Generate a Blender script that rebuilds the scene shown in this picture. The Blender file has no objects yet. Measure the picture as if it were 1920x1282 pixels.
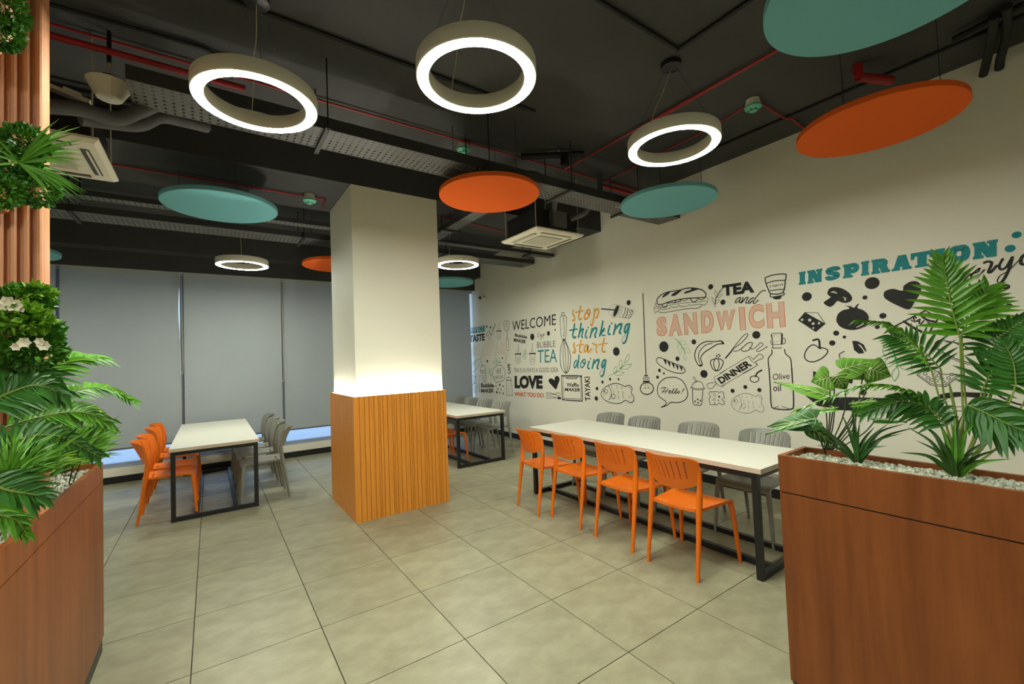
import bpy, bmesh, math, random
from mathutils import Vector, Matrix, Quaternion
random.seed(7)
PI = math.pi
SC = bpy.context.scene
COL = SC.collection

# ------------------------------------------------------------------ camera
FPX, YAW, PITCH, ROLL = 814.866, 0.606917, 0.0344345, 0.0379444
CAMPOS = Vector((0, 0, 1.56))
_f = Vector((math.sin(YAW) * math.cos(PITCH), math.cos(YAW) * math.cos(PITCH), math.sin(PITCH)))
_r0 = Vector((math.cos(YAW), -math.sin(YAW), 0))
_d0 = _f.cross(_r0)
_r = _r0 * math.cos(ROLL) + _d0 * math.sin(ROLL)
_d = -_r0 * math.sin(ROLL) + _d0 * math.cos(ROLL)
cam_data = bpy.data.cameras.new('camera')
cam_data.sensor_fit = 'HORIZONTAL'
cam_data.sensor_width = 36.0
cam_data.lens = 36.0 * FPX / 1920.0
cam_data.clip_start = 0.05
cam = bpy.data.objects.new('camera', cam_data)
COL.objects.link(cam)
M = Matrix((( _r.x, -_d.x, -_f.x, CAMPOS.x), (_r.y, -_d.y, -_f.y, CAMPOS.y), (_r.z, -_d.z, -_f.z, CAMPOS.z), (0, 0, 0, 1)))
cam.matrix_world = M
SC.camera = cam

# ------------------------------------------------------------------ world and exposure
RING_POWER = 104.0          # emission of the ring lamps
COVE_POWER = 290.0          # emission of the strip round the column
SKY = (0.50, 0.72, 1.0)
SKY_POWER = 1.35
world = bpy.data.worlds.new('world'); SC.world = world
world.use_nodes = True
bgn = world.node_tree.nodes['Background']
bgn.inputs[0].default_value = (*SKY, 1); bgn.inputs[1].default_value = SKY_POWER
SC.view_settings.view_transform = 'Standard'
SC.view_settings.look = 'None'
SC.view_settings.gamma = 1.0
SC.view_settings.use_curve_mapping = False
SC.view_settings.exposure = 0.46

# ------------------------------------------------------------------ helpers
def ray(px, py):
    v = Vector(((px - 960) / FPX, (py - 641) / FPX, 1))
    return _r * v.x + _d * v.y + _f * v.z
def on(px, py, ax, val):              # a photograph point taken to a plane of the room
    d = ray(px, py); t = (val - CAMPOS[ax]) / d[ax]
    return CAMPOS + d * t
def far(px, py, dist):                # ... or to a distance from the viewer
    return CAMPOS + ray(px, py).normalized() * dist
def lin(r, g, b):
    return tuple(((c / 255 / 12.92) if c / 255 <= 0.04045 else ((c / 255 + 0.055) / 1.055) ** 2.4) for c in (r, g, b))

MATS = {}
def mat(name, col, rough=0.5, var=0.0, scale=8.0, stretch=(1, 1, 1), col2=None, bump=0.0, spec=0.5, metal=0.0, sheen=0.0, objrand=0.0, coords='Object', detail=4.0, bscale=None, subs=0.0):
    m = bpy.data.materials.new(name); m.use_nodes = True
    nt = m.node_tree; b = nt.nodes['Principled BSDF']
    b.inputs['Base Color'].default_value = (*col, 1)
    b.inputs['Roughness'].default_value = rough
    b.inputs['Metallic'].default_value = metal
    b.inputs['Specular IOR Level'].default_value = spec
    tc = nt.nodes.new('ShaderNodeTexCoord'); mp = nt.nodes.new('ShaderNodeMapping')
    mp.inputs['Scale'].default_value = stretch
    nt.links.new(tc.outputs[coords], mp.inputs[0])
    out = None
    if col2 or var:
        c2 = col2 or tuple(min(1, c * (1 - var)) for c in col)
        nz = nt.nodes.new('ShaderNodeTexNoise'); nz.inputs['Scale'].default_value = scale
        nz.inputs['Detail'].default_value = detail; nz.inputs['Roughness'].default_value = 0.6
        nt.links.new(mp.outputs[0], nz.inputs['Vector'])
        rp = nt.nodes.new('ShaderNodeValToRGB')
        rp.color_ramp.elements[0].position = 0.32; rp.color_ramp.elements[1].position = 0.68
        rp.color_ramp.elements[0].color = (*c2, 1); rp.color_ramp.elements[1].color = (*col, 1)
        nt.links.new(nz.outputs['Fac'], rp.inputs[0]); out = rp.outputs[0]
        if objrand:
            oi = nt.nodes.new('ShaderNodeObjectInfo'); hs = nt.nodes.new('ShaderNodeHueSaturation')
            mr = nt.nodes.new('ShaderNodeMapRange'); mr.inputs[3].default_value = 1 - objrand; mr.inputs[4].default_value = 1 + objrand
            nt.links.new(oi.outputs['Random'], mr.inputs[0]); nt.links.new(mr.outputs[0], hs.inputs['Value'])
            nt.links.new(out, hs.inputs['Color']); out = hs.outputs[0]
        nt.links.new(out, b.inputs['Base Color'])
    if bump:
        n2 = nt.nodes.new('ShaderNodeTexNoise'); n2.inputs['Scale'].default_value = bscale or scale * 3; n2.inputs['Detail'].default_value = 5
        nt.links.new(mp.outputs[0], n2.inputs['Vector'])
        bp = nt.nodes.new('ShaderNodeBump'); bp.inputs['Strength'].default_value = bump; bp.inputs['Distance'].default_value = 0.01
        nt.links.new(n2.outputs['Fac'], bp.inputs['Height']); nt.links.new(bp.outputs[0], b.inputs['Normal'])
    MATS[name] = m
    return m
def emit(name, col, strength):
    m = bpy.data.materials.new(name); m.use_nodes = True
    b = m.node_tree.nodes['Principled BSDF']
    b.inputs['Base Color'].default_value = (0.9, 0.9, 0.9, 1)
    b.inputs['Emission Color'].default_value = (*col, 1); b.inputs['Emission Strength'].default_value = strength
    MATS[name] = m
    return m

mat('wall_white', lin(236, 233, 215), 0.65, var=0.03, scale=1.2, bump=0.05, bscale=60)
mat('ceiling_paint', lin(70, 70, 70), 0.8, var=0.25, scale=0.9)
mat('beam_paint', lin(62, 62, 63), 0.8, var=0.2, scale=1.2)
mat('tile', lin(159, 156, 128), 0.40, col2=lin(136, 132, 105), scale=5.0, bump=0.07, bscale=14, objrand=0.05, coords='Object', detail=6, stretch=(1, 1.5, 1))
mat('grout', lin(58, 55, 46), 0.9, var=0.1)
mat('column_wood', lin(226, 148, 50), 0.42, col2=lin(210, 132, 42), scale=3, stretch=(14, 14, 0.8))
mat('planter_wood', lin(148, 82, 36), 0.42, col2=lin(116, 60, 24), scale=2.4, stretch=(7, 7, 0.55), detail=6)
mat('flute_wood', lin(220, 154, 108), 0.5, col2=lin(188, 122, 80), scale=3, stretch=(10, 10, 0.7))
mat('dark_plinth', lin(58, 56, 50), 0.5, var=0.1)
mat('black_base', lin(24, 23, 24), 0.45, var=0.1)
mat('black_metal', lin(26, 26, 27), 0.42, var=0.15, scale=20)
mat('table_white', lin(226, 224, 208), 0.42, var=0.02, scale=3)
mat('table_edge', lin(214, 196, 176), 0.5, var=0.05)
mat('orange_plastic', lin(240, 118, 16), 0.38, var=0.05, scale=4)
mat('grey_plastic', lin(138, 138, 128), 0.42, var=0.05, scale=4)
mat('teal_felt', lin(118, 182, 190), 0.95, var=0.06, scale=120, spec=0.1)
mat('orange_felt', lin(236, 106, 44), 0.95, var=0.07, scale=120, spec=0.1)
mat('lamp_housing', lin(238, 232, 214), 0.5, var=0.02)
mat('cable', lin(176, 168, 140), 0.5, var=0.1)
mat('dark_cable', lin(40, 40, 40), 0.6, var=0.1)
mat('tray_metal', lin(96, 96, 94), 0.5, var=0.2, scale=6)
mat('tray_side', lin(52, 52, 52), 0.55, var=0.15, scale=6)
mat('red_conduit', lin(168, 26, 30), 0.45, var=0.15, scale=10)
mat('black_conduit', lin(24, 24, 25), 0.6, var=0.15, scale=10)
mat('flex_grey', lin(86, 86, 88), 0.8, var=0.2, scale=12)
mat('off_white', lin(226, 220, 200), 0.5, var=0.03, scale=6)
mat('vent_dark', lin(70, 68, 60), 0.6, var=0.1)
mat('mint', lin(104, 196, 168), 0.45, var=0.05)
mat('blind_fabric', lin(172, 178, 176), 0.85, var=0.05, scale=2.0, stretch=(1, 1, 0.6), bump=0.04, bscale=220)
mat('blind_bar', lin(92, 92, 92), 0.5, var=0.1)
mat('frame_blue', lin(150, 160, 176), 0.45, var=0.05)
mat('mullion', lin(120, 124, 132), 0.5, var=0.05)
mat('terrace', lin(196, 200, 206), 0.8, var=0.08, scale=2)
mat('ink_black', lin(30, 29, 28), 0.7, var=0.08, scale=30)
mat('ink_teal', lin(24, 136, 140), 0.7, var=0.05, scale=30)
mat('ink_yellow', lin(234, 166, 62), 0.7, var=0.08, scale=30)
mat('ink_orange', lin(234, 122, 62), 0.7, var=0.06, scale=30)
mat('ink_salmon', lin(226, 156, 136), 0.7, var=0.06, scale=30)
mat('ink_red', lin(220, 100, 62), 0.7, var=0.06, scale=30)
mat('ink_green', lin(64, 164, 84), 0.7, var=0.08, scale=30)
mat('ink_grey', lin(112, 108, 98), 0.7, var=0.08, scale=30)
mat('ink_paper', lin(216, 212, 194), 0.7, var=0.02, scale=30)
mat('palm_green', lin(100, 162, 36), 0.42, col2=lin(70, 130, 24), scale=9)
mat('palm_dark', lin(62, 124, 40), 0.4, col2=lin(42, 94, 30), scale=9)
mat('leaf_light', lin(124, 178, 60), 0.42, col2=lin(90, 148, 40), scale=14)
mat('leaf_vein', lin(186, 208, 140), 0.5, var=0.1)
mat('grass_green', lin(104, 164, 40), 0.5, col2=lin(70, 130, 26), scale=10)
mat('grass_dark', lin(58, 98, 28), 0.45, col2=lin(38, 74, 20), scale=10)
mat('bush_green', lin(88, 148, 38), 0.45, col2=lin(44, 96, 22), scale=16)
mat('bush_lime', lin(122, 166, 30), 0.5, col2=lin(84, 138, 22), scale=16)
mat('flower_white', lin(224, 216, 190), 0.6, var=0.1)
mat('stem_green', lin(126, 150, 60), 0.5, var=0.15, scale=20)
mat('stem_dark', lin(52, 70, 26), 0.6, var=0.2, scale=20)
mat('pebble', lin(196, 198, 176), 0.6, var=0.25, scale=40)
mat('soil', lin(70, 62, 48), 0.9, var=0.3, scale=40)
mat('cctv_white', lin(222, 218, 204), 0.4, var=0.02)
mat('lens_black', lin(16, 16, 18), 0.15, var=0.05)
emit('lamp_glow', (0.97, 1.0, 0.88), RING_POWER)
emit('cove_glow', (1.0, 0.97, 0.82), COVE_POWER)
def glass():
    m = bpy.data.materials.new('glass'); m.use_nodes = True; nt = m.node_tree
    nt.nodes.remove(nt.nodes['Principled BSDF'])
    o = nt.nodes['Material Output']; a = nt.nodes.new('ShaderNodeBsdfTransparent'); g = nt.nodes.new('ShaderNodeBsdfGlossy')
    g.inputs['Roughness'].default_value = 0.03; a.inputs[0].default_value = (0.93, 0.96, 1, 1)
    mx = nt.nodes.new('ShaderNodeMixShader'); fr = nt.nodes.new('ShaderNodeFresnel'); fr.inputs[0].default_value = 1.45
    nt.links.new(fr.outputs[0], mx.inputs[0]); nt.links.new(a.outputs[0], mx.inputs[1]); nt.links.new(g.outputs[0], mx.inputs[2]); nt.links.new(mx.outputs[0], o.inputs[0])
    MATS['glass'] = m
glass()
def add_blind_translucency():
    m = MATS['blind_fabric']; nt = m.node_tree; b = nt.nodes['Principled BSDF']; o = nt.nodes['Material Output']
    t = nt.nodes.new('ShaderNodeBsdfTranslucent'); t.inputs[0].default_value = (0.5, 0.5, 0.5, 1)
    mx = nt.nodes.new('ShaderNodeMixShader'); mx.inputs[0].default_value = 0.10
    nt.links.new(b.outputs[0], mx.inputs[1]); nt.links.new(t.outputs[0], mx.inputs[2]); nt.links.new(mx.outputs[0], o.inputs[0])
add_blind_translucency()

class MB:                                # collects shapes, then links them as ONE mesh object
    def __init__(s): s.v = []; s.f = []; s.mi = []; s.cur = 0
    def add(s, vs, fs):
        n = len(s.v); s.v += [tuple(v) for v in vs]
        for f in fs: s.f.append(tuple(n + i for i in f)); s.mi.append(s.cur)
        return s
    def box(s, x0, x1, y0, y1, z0, z1):
        return s.add([(x0, y0, z0), (x1, y0, z0), (x1, y1, z0), (x0, y1, z0), (x0, y0, z1), (x1, y0, z1), (x1, y1, z1), (x0, y1, z1)],
                     [(0, 3, 2, 1), (4, 5, 6, 7), (0, 1, 5, 4), (1, 2, 6, 5), (2, 3, 7, 6), (3, 0, 4, 7)])
    def tube(s, pts, rad, n=8, cap=True, flat=1.0):
        pts = [Vector(p) for p in pts]
        rs = rad if isinstance(rad, (list, tuple)) else [rad] * len(pts)
        vs = []; fs = []; prev = None
        for i, p in enumerate(pts):
            t = ((pts[min(i + 1, len(pts) - 1)] - pts[max(i - 1, 0)]) or Vector((0, 0, 1))).normalized()
            if prev is None:
                a = Vector((0, 0, 1)) if abs(t.z) < 0.9 else Vector((1, 0, 0))
                u = t.cross(a).normalized()
            else:
                u = (prev - t * prev.dot(t)).normalized()
            prev = u; w = t.cross(u)
            for k in range(n):
                a = 2 * PI * k / n
                vs.append(p + u * math.cos(a) * rs[i] + w * math.sin(a) * rs[i] * flat)
        for i in range(len(pts) - 1):
            for k in range(n):
                a = i * n + k; b = i * n + (k + 1) % n
                fs.append((a, b, b + n, a + n))
        if cap:
            fs.append(tuple(range(n - 1, -1, -1))); fs.append(tuple(range((len(pts) - 1) * n, len(pts) * n)))
        return s.add(vs, fs)
    def lathe(s, prof, n=32, c=(0, 0, 0), close=False):     # profile of (radius, z)
        vs = [(c[0] + r * math.cos(2 * PI * k / n), c[1] + r * math.sin(2 * PI * k / n), c[2] + z) for r, z in prof for k in range(n)]
        fs = []
        m = len(prof); rng = m if close else m - 1
        for i in range(rng):
            j = (i + 1) % m
            for k in range(n):
                fs.append((i * n + k, i * n + (k + 1) % n, j * n + (k + 1) % n, j * n + k))
        if not close:
            if prof[0][0] > 1e-6: fs.append(tuple(range(n - 1, -1, -1)))
            if prof[-1][0] > 1e-6: fs.append(tuple(range((m - 1) * n, m * n)))
        return s.add(vs, fs)
    def mesh(s, name, mats, smooth=None):
        me = bpy.data.meshes.new(name); me.from_pydata(s.v, [], s.f)
        ms = mats if isinstance(mats, (list, tuple)) else [mats]
        for m in ms: me.materials.append(MATS[m])
        if len(ms) > 1: me.polygons.foreach_set('material_index', s.mi)
        me.validate()
        if smooth is not None:
            me.polygons.foreach_set('use_smooth', [True] * len(me.polygons))
            me.set_sharp_from_angle(angle=math.radians(smooth))
        me.update()
        return me
    def build(s, name, mats, parent=None, smooth=None):
        return link(name, s.mesh(name, mats, smooth), parent)
def link(name, data, parent=None, loc=None):
    o = bpy.data.objects.new(name, data); COL.objects.link(o)
    if parent: o.parent = parent
    if loc is not None: o.location = loc
    return o
def tag(o, label=None, cat=None, group=None, kind=None):
    if label: o['label'] = label
    if cat: o['category'] = cat
    if group: o['group'] = group
    if kind: o['kind'] = kind
    return o
def thing(name, label, cat, loc=(0, 0, 0), rz=0, group=None):
    o = link(name, None, None, loc); o.rotation_euler = (0, 0, rz); o.empty_display_size = 0.1
    return tag(o, label, cat, group)
def copy_tree(o, parent=None):
    c = o.copy(); COL.objects.link(c); c.parent = parent
    for ch in list(o.children): copy_tree(ch, c)
    return c
def spline(pts, n=6, closed=False):      # Catmull-Rom through the points
    pts = [Vector(p) for p in pts]; m = len(pts); out = []
    if m < 3 and not closed: return pts
    for i in range(m if closed else m - 1):
        p1 = pts[i]; p2 = pts[(i + 1) % m]
        p0 = pts[(i - 1) % m] if (closed or i > 0) else p1 * 2 - p2
        p3 = pts[(i + 2) % m] if (closed or i < m - 2) else p2 * 2 - p1
        for k in range(n):
            t = k / n
            out.append(0.5 * ((2 * p1) + (p2 - p0) * t + (2 * p0 - 5 * p1 + 4 * p2 - p3) * t * t + (3 * p1 - p0 - 3 * p2 + p3) * t ** 3))
    if not closed: out.append(pts[-1])
    return out

# ------------------------------------------------------------------ the room
WX, WY, CZ = 4.78, 8.27, 3.66            # mural wall, window wall, ceiling
LX, BY = -4.2, -3.2                      # walls out of view
TILE = 0.6243; TX0 = 1.147 ; TY0 = 4.717
def struct(name, mb, m, parent=None, label=None, smooth=None):
    o = mb.build(name, m, parent, smooth)
    o['kind'] = 'structure'
    if label: o['label'] = label
    return o
fl = struct('floor', MB().box(LX - .2, WX + .2, BY - .2, WY + .2, -0.2, -0.008), 'grout', label='grey stone-look tiled floor with thin dark joints')
tm = MB().box(-TILE / 2 + .0026, TILE / 2 - .0026, -TILE / 2 + .0026, TILE / 2 - .0026, -0.0079, 0).mesh('tile', 'tile')
tcache = {}; rest = MB()
k = 0
for i in range(-9, 7):
    for j in range(-13, 7):
        x0 = TX0 + i * TILE; y0 = TY0 + j * TILE; x1 = x0 + TILE; y1 = y0 + TILE
        cx0, cx1, cy0, cy1 = max(x0, LX), min(x1, WX), max(y0, BY), min(y1, WY)
        if cx1 - cx0 < 0.02 or cy1 - cy0 < 0.02: continue
        full = cx1 - cx0 > TILE - 1e-4 and cy1 - cy0 > TILE - 1e-4
        if i < -6 or j < -8:
            rest.box(cx0 + .0026, cx1 - .0026, cy0 + .0026, cy1 - .0026, -.0079, 0); continue
        me = tm
        if not full:
            key = (round(cx1 - cx0, 3), round(cy1 - cy0, 3))
            if key not in tcache:
                a, b = (cx1 - cx0) / 2 - .0026, (cy1 - cy0) / 2 - .0026
                tcache[key] = MB().box(-a, a, -b, b, -0.0079, 0).mesh('tile', 'tile')
            me = tcache[key]
        link('tile', me, fl, ((cx0 + cx1) / 2, (cy0 + cy1) / 2, 0))
tag(rest.build('tile_field', 'tile', fl), kind='stuff')
struct('ceiling', MB().box(LX - .2, WX + .2, BY - .2, WY + .3, CZ, CZ + .2), 'ceiling_paint', label='charcoal painted concrete ceiling slab')
struct('wall_right', MB().box(WX, WX + .2, BY - .2, WY + .4, -.01, CZ), 'wall_white', label='off-white plaster wall carrying the printed cafe mural')
struct('wall_left', MB().box(LX - .2, LX, BY - .2, WY + .3, -.01, CZ), 'wall_white')
struct('wall_back', MB().box(LX, WX, BY - .2, BY, -.01, CZ), 'wall_white')
struct('wall_front', MB().box(LX, WX, WY, WY + .18, -.01, .215).box(LX, WX, WY + .02, WY + .3, 3.05, CZ), 'wall_white', label='low white wall under the long window')
struct('baseboard_front', MB().box(LX, WX - .014, WY - .014, WY, 0, .095), 'black_base')
struct('baseboard_right', MB().box(WX - .014, WX, BY, WY, 0, .095), 'black_base')
# window: sill frame, mullions, glass
wn = link('window_1', None); tag(wn, 'long window with a pale blue strip of daylight under grey blinds', kind='structure')
MB().box(LX, WX, WY + .10, WY + .17, .215, .262).box(LX, WX, WY + .10, WY + .17, 3.0, 3.05).build('window_frame', 'frame_blue', wn)
MB().box(LX, WX, WY, WY + .10, .215, .226).build('window_sill', 'frame_blue', wn)
BX = [-4.2, -3.05, -1.70, -0.352, 1.015, 2.37, 3.72, 4.77]
for x in BX[1:-1]:
    MB().box(x - .03, x + .03, WY + .105, WY + .165, .262, 3.0).build('mullion', 'mullion', wn)
for a, b in zip(BX[:-1], BX[1:]):
    MB().box(a + .03, b - .03, WY + .132, WY + .138, .262, 3.0).build('pane', 'glass', wn)
struct('terrace', MB().box(-8, 9, WY + .18, 24, -.3, -.1), 'terrace', label='pale terrace outside the window')

# beams and bulkhead
struct('ceiling_beam', MB().box(LX, WX, 4.46, 5.42, 3.37, CZ), 'beam_paint', label='dark concrete beam crossing the ceiling above the column')
struct('window_bulkhead', MB().box(LX, WX, 7.98, WY + .02, 3.285, CZ), 'beam_paint', label='dark stepped bulkhead above the window blinds')
struct('blind_pelmet', MB().box(LX, WX, 8.24, 8.29, 3.045, 3.285), 'beam_paint', label='dark pelmet strip along the top of the blinds')

# column with slatted wood cladding and light cove
cl = link('column', None); tag(cl, 'square white column with orange-brown slatted wood round its lower part', kind='structure')
MB().box(1.185, 2.125, 4.46, 5.40, 0, 3.37).build('shaft', 'wall_white', cl)
W0, W1, D0, D1, WT = 1.143, 2.145, 4.415, 5.43, 1.225
MB().box(W0 + .012, W1 - .012, D0 + .012, D0 + .022, 0, WT).box(W0 + .012, W1 - .012, D1 - .022, D1 - .012, 0, WT) \
    .box(W0 + .012, W0 + .022, D0 + .022, D1 - .022, 0, WT).box(W1 - .022, W1 - .012, D0 + .022, D1 - .022, 0, WT).build('backing_board', 'dark_plinth', cl)
lines = [243, 283, 318, 350, 385, 415, 426, 448, 480, 515, 528, 545, 575, 608, 640, 655, 667, 695, 725, 757, 770, 785, 812, 840, 870, 882, 895, 922, 945]
fr = [(l - 243) / 702 for l in lines]
slatc = {}
for side in range(4):
    L = (W1 - W0) if side in (0, 2) else (D1 - D0)
    for a, b in zip(fr[:-1], fr[1:]):
        g = 0.0022
        s0 = a * L + (g if a > 0 else 0); s1 = b * L - (g if b < 1 else 0)
        key = (side % 2, round(a, 4))
        wd = s1 - s0
        if side == 0: MB().box(W0 + s0, W0 + s1, D0, D0 + .0125, 0, WT).build('slat', 'column_wood', cl)
        elif side == 2: MB().box(W1 - s1, W1 - s0, D1 - .0125, D1, 0, WT).build('slat', 'column_wood', cl)
        elif side == 1: MB().box(W1 - .0125, W1, D0 + .0125 + s0 * .975, D0 + .0125 + s1 * .975, 0, WT).build('slat', 'column_wood', cl)
        else: MB().box(W0, W0 + .0125, D0 + .0125 + s0 * .975, D0 + .0125 + s1 * .975, 0, WT).build('slat', 'column_wood', cl)
z0, z1 = 1.206, 1.212
lg = MB().box(W0 + .024, W1 - .024, D0 + .024, 4.457, z0, z1).box(W0 + .024, W1 - .024, 5.403, D1 - .024, z0, z1) \
    .box(W0 + .024, 1.182, 4.457, 5.403, z0, z1).box(2.128, W1 - .024, 4.457, 5.403, z0, z1).build('cove_light_strip', 'cove_glow', cl)

# roller blinds
for i, (a, b) in enumerate(zip(BX[:-1], BX[1:])):
    if b < -2.5: continue
    names = {-3.05: 'grey roller blind at far left, mostly behind the plants', -1.70: 'wide grey roller blind between plants and the white window table',
             -0.352: 'grey roller blind behind the white table at the window', 1.015: 'grey roller blind just left of the column, partly hidden by it',
             2.37: 'grey roller blind hidden behind the column', 3.72: 'grey roller blind in the corner beside the mural wall'}
    e = thing('roller_blind', names[a], 'blind', ((a + b) / 2, 8.33, .45), 0, 'grey roller blinds along the window')
    w = (b - a) / 2 - .018
    if i == 6: w -= .062
    nx, nz = 40, 24
    mb = MB(); vs = []; fs = []
    for q in range(nz + 1):
        z = .015 + (3.06 - .465) * q / nz
        for p in range(nx + 1):
            u = -1 + 2 * p / nx
            pull = 0.0
            if i == 2: pull = max(0, (u - .55) / .45) ** 2 * .05 * math.exp(-((z - 2.0) / .45) ** 2)
            y = .004 * math.sin(u * 3.1 + i) * math.sin(z * 1.1) - pull * .8
            vs.append((u * w - pull * .5 * (u > .5), y, z))
    for q in range(nz):
        for p in range(nx):
            n = q * (nx + 1) + p; fs.append((n, n + 1, n + nx + 2, n + nx + 1))
    mb.add(vs, fs).build('fabric', 'blind_fabric', e, 60)
    MB().box(-w, w, -.008, .008, 0, .022).build('bottom_bar', 'blind_bar', e)
    MB().tube([(-w, 0, 2.62), (w, 0, 2.62)], .02, 12).build('roller_tube', 'blind_bar', e)
    if i in (2, 3):
        x = w + .004; zb = 1.05 if i == 2 else .86
        MB().tube(spline([(x - .012, -.03, 2.6), (x - .016, -.03, 1.9), (x - .018, -.03, zb + .1), (x, -.03, zb), (x + .02, -.03, zb + .1), (x + .014, -.03, 1.9), (x + .006, -.03, 2.6)], 6), .0028, 6).build('pull_chain', 'off_white', e)
# ------------------------------------------------------------------ tables
def table(x0, x1, y0, y1, label):
    cx, cy = (x0 + x1) / 2, (y0 + y1) / 2
    e = thing('dining_table', label, 'table', (cx, cy, 0), 0, 'long white tables on black frames')
    a, b = (x1 - x0) / 2, (y1 - y0) / 2
    mb = MB(); mb.box(-a, a, -b, b, .716, .75); mb.build('table_top', 'table_white', e)
    MB().box(-a - .001, -a, -b, b, .717, .749).box(a, a + .001, -b, b, .717, .749).box(-a, a, -b - .001, -b, .717, .749).box(-a, a, b, b + .001, .717, .749).build('edge_band', 'table_edge', e)
    h = .02; fx, fy = a - .03, b - .05
    for sx in (-1, 1):
        for sy in (-1, 1):
            MB().box(sx * fx - h, sx * fx + h, sy * fy - h, sy * fy + h, 0, .676).build('leg', 'black_metal', e)
        MB().box(sx * fx - h, sx * fx + h, -fy - h, fy + h, .676, .716).build('top_rail', 'black_metal', e)
        MB().box(sx * .175 - h, sx * .175 + h, -fy + h, fy - h, .002, .042).build('floor_rail', 'black_metal', e)
    for sy in (-1, 1):
        MB().box(-fx + h, fx - h, sy * fy - h, sy * fy + h, .676, .716).build('top_rail', 'black_metal', e)
        MB().box(-fx + h, fx - h, sy * fy - h, sy * fy + h, .002, .042).build('foot_rail', 'black_metal', e)
    return e
table(-.362, .436, 5.68, 8.10, 'white table standing end-on to the window blinds at the left')
table(2.995, 3.79, 1.475, 4.035, 'long white table in the foreground along the mural wall')
table(2.87, 3.69, 5.57, 8.00, 'white table in the far corner, half hidden by the column')

# ------------------------------------------------------------------ chairs
def thicken(vs, fs, off):
    n = len(vs); V = [Vector(v) for v in vs]
    out = [tuple(v) for v in V] + [tuple(v + off(v) if callable(off) else v + Vector(off)) for v in V]
    F = list(fs) + [tuple(n + i for i in reversed(f)) for f in fs]
    cnt = {}
    for f in fs:
        for a, b in zip(f, f[1:] + f[:1]): cnt[(a, b)] = 1
    for (a, b) in list(cnt):
        if (b, a) not in cnt: F.append((b, a, n + a, n + b))
    return out, F
def chair_meshes(m):
    # backrest
    cs = [-.66, -.47, -.28, -.09, .09, .28, .47, .66]
    S = [-1, -.985, -.95, -.90, -.83, -.76]
    for c in cs: S += [c - .026, c + .026]
    S += [.76, .83, .90, .95, .985, 1]
    T = [0, .05, .12, .20, .27, .34, .42, .5, .58, .66, .74, .80, .86, .91, .96, 1]
    vs = []; fs = []
    def ztop(s): return .828 - .052 * (1 - max(0, 1 - abs(s) ** 5.0) ** (1 / 2.2))
    def zbot(s): return .585 + .055 * abs(s) ** 3
    def bx(s, z):
        k = max(0, (z - .50) / .325)
        return -.190 - .130 * k ** 1.3 + (.03 + .085 * k) * s * s
    for s in S:
        for t in T:
            z = zbot(s) + (ztop(s) - zbot(s)) * t
            hw = .198 + .020 * max(0, (z - .6) / .22)
            sk = .0
            vs.append((bx(s, z), s * hw, z))
    nT = len(T)
    for i in range(len(S) - 1):
        mid = (S[i] + S[i + 1]) / 2
        slot = any(abs(mid - c) < .02 for c in cs)
        for j in range(nT - 1):
            tm_ = (T[j] + T[j + 1]) / 2
            if slot and .27 < tm_ < .86: continue
            fs.append((i * nT + j, i * nT + j + 1, (i + 1) * nT + j + 1, (i + 1) * nT + j))
    v2, f2 = thicken(vs, fs, (.013, 0, 0))
    back = MB().add(v2, f2).mesh('backrest', m, 38)
    # seat
    U = [-.205, -.198, -.185, -.165, -.14, -.127, -.10, -.05, 0, .05, .10, .15, .19, .215, .232, .24]
    Vv = [-1, -.97, -.9, -.8, -.6, -.45, -.3, -.15, 0, .15, .3, .45, .6, .8, .9, .97, 1]
    vs = []; fs = []
    for u in U:
        k = (u + .205) / .445
        hw = .178 + .048 * k
        e = min(1, max(0, 1 - max(0, (abs(k - .5) - .40) / .10) ** 3)) ** .5
        hw *= .92 + .08 * e
        for v in Vv:
            z = .452 - .016 * (1 - v * v) * math.sin(PI * min(1, k * 1.05)) + .006 * abs(v) ** 3
            if k > .85: z -= .028 * ((k - .85) / .15) ** 2
            if k < .12: z += .008 * ((.12 - k) / .12)
            vs.append((u, v * hw, z))
    nV = len(Vv)
    for i in range(len(U) - 1):
        for j in range(nV - 1):
            if abs(U[i] + .14) < 1e-6 and abs((Vv[j] + Vv[j + 1]) / 2) < .45: continue
            fs.append((i * nV + j, (i + 1) * nV + j, (i + 1) * nV + j + 1, i * nV + j + 1))
    v2, f2 = thicken(vs, fs, (0, 0, -.02))
    seat = MB().add(v2, f2).mesh('seat', m, 40)
    legs = []
    for sy in (-1, 1):
        p = spline([(-.245, sy * .198, 0), (-.222, sy * .197, .16), (-.198, sy * .195, .32), (-.180, sy * .192, .44), (-.168, sy * .192, .53), (-.164, sy * .198, .62), (-.170, sy * .206, .70), (-.180, sy * .210, .755)], 4)
        n = len(p); r = []
        for i in range(n):
            t = i / (n - 1)
            r.append(.0125 + .0095 * min(1, t / .5) - max(0, t - .6) / .4 * .0135)
        legs.append(MB().tube(p, r, 10).mesh('leg', m, 50))
    for sy in (-1, 1):
        p = spline([(.246, sy * .236, 0), (.236, sy * .227, .15), (.226, sy * .217, .30), (.216, sy * .206, .41), (.210, sy * .198, .435)], 4)
        n = len(p)
        r = [.0125 + .008 * min(1, (i / (n - 1)) / .7) - max(0, i / (n - 1) - .8) * .045 for i in range(n)]
        legs.append(MB().tube(p, r, 10).mesh('leg', m, 50))
    arms = []
    return seat, back, legs
def chair_proto(name, m):
    seat, back, legs = chair_meshes(m)
    e = link(name, None); e.empty_display_size = .1
    link('seat', seat, e); link('backrest', back, e)
    for l in legs: link('leg', l, e)
    return e
PROTO = {'orange': chair_proto('orange_chair', 'orange_plastic'), 'grey': chair_proto('grey_chair', 'grey_plastic')}
USED = {'orange': False, 'grey': False}
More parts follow.
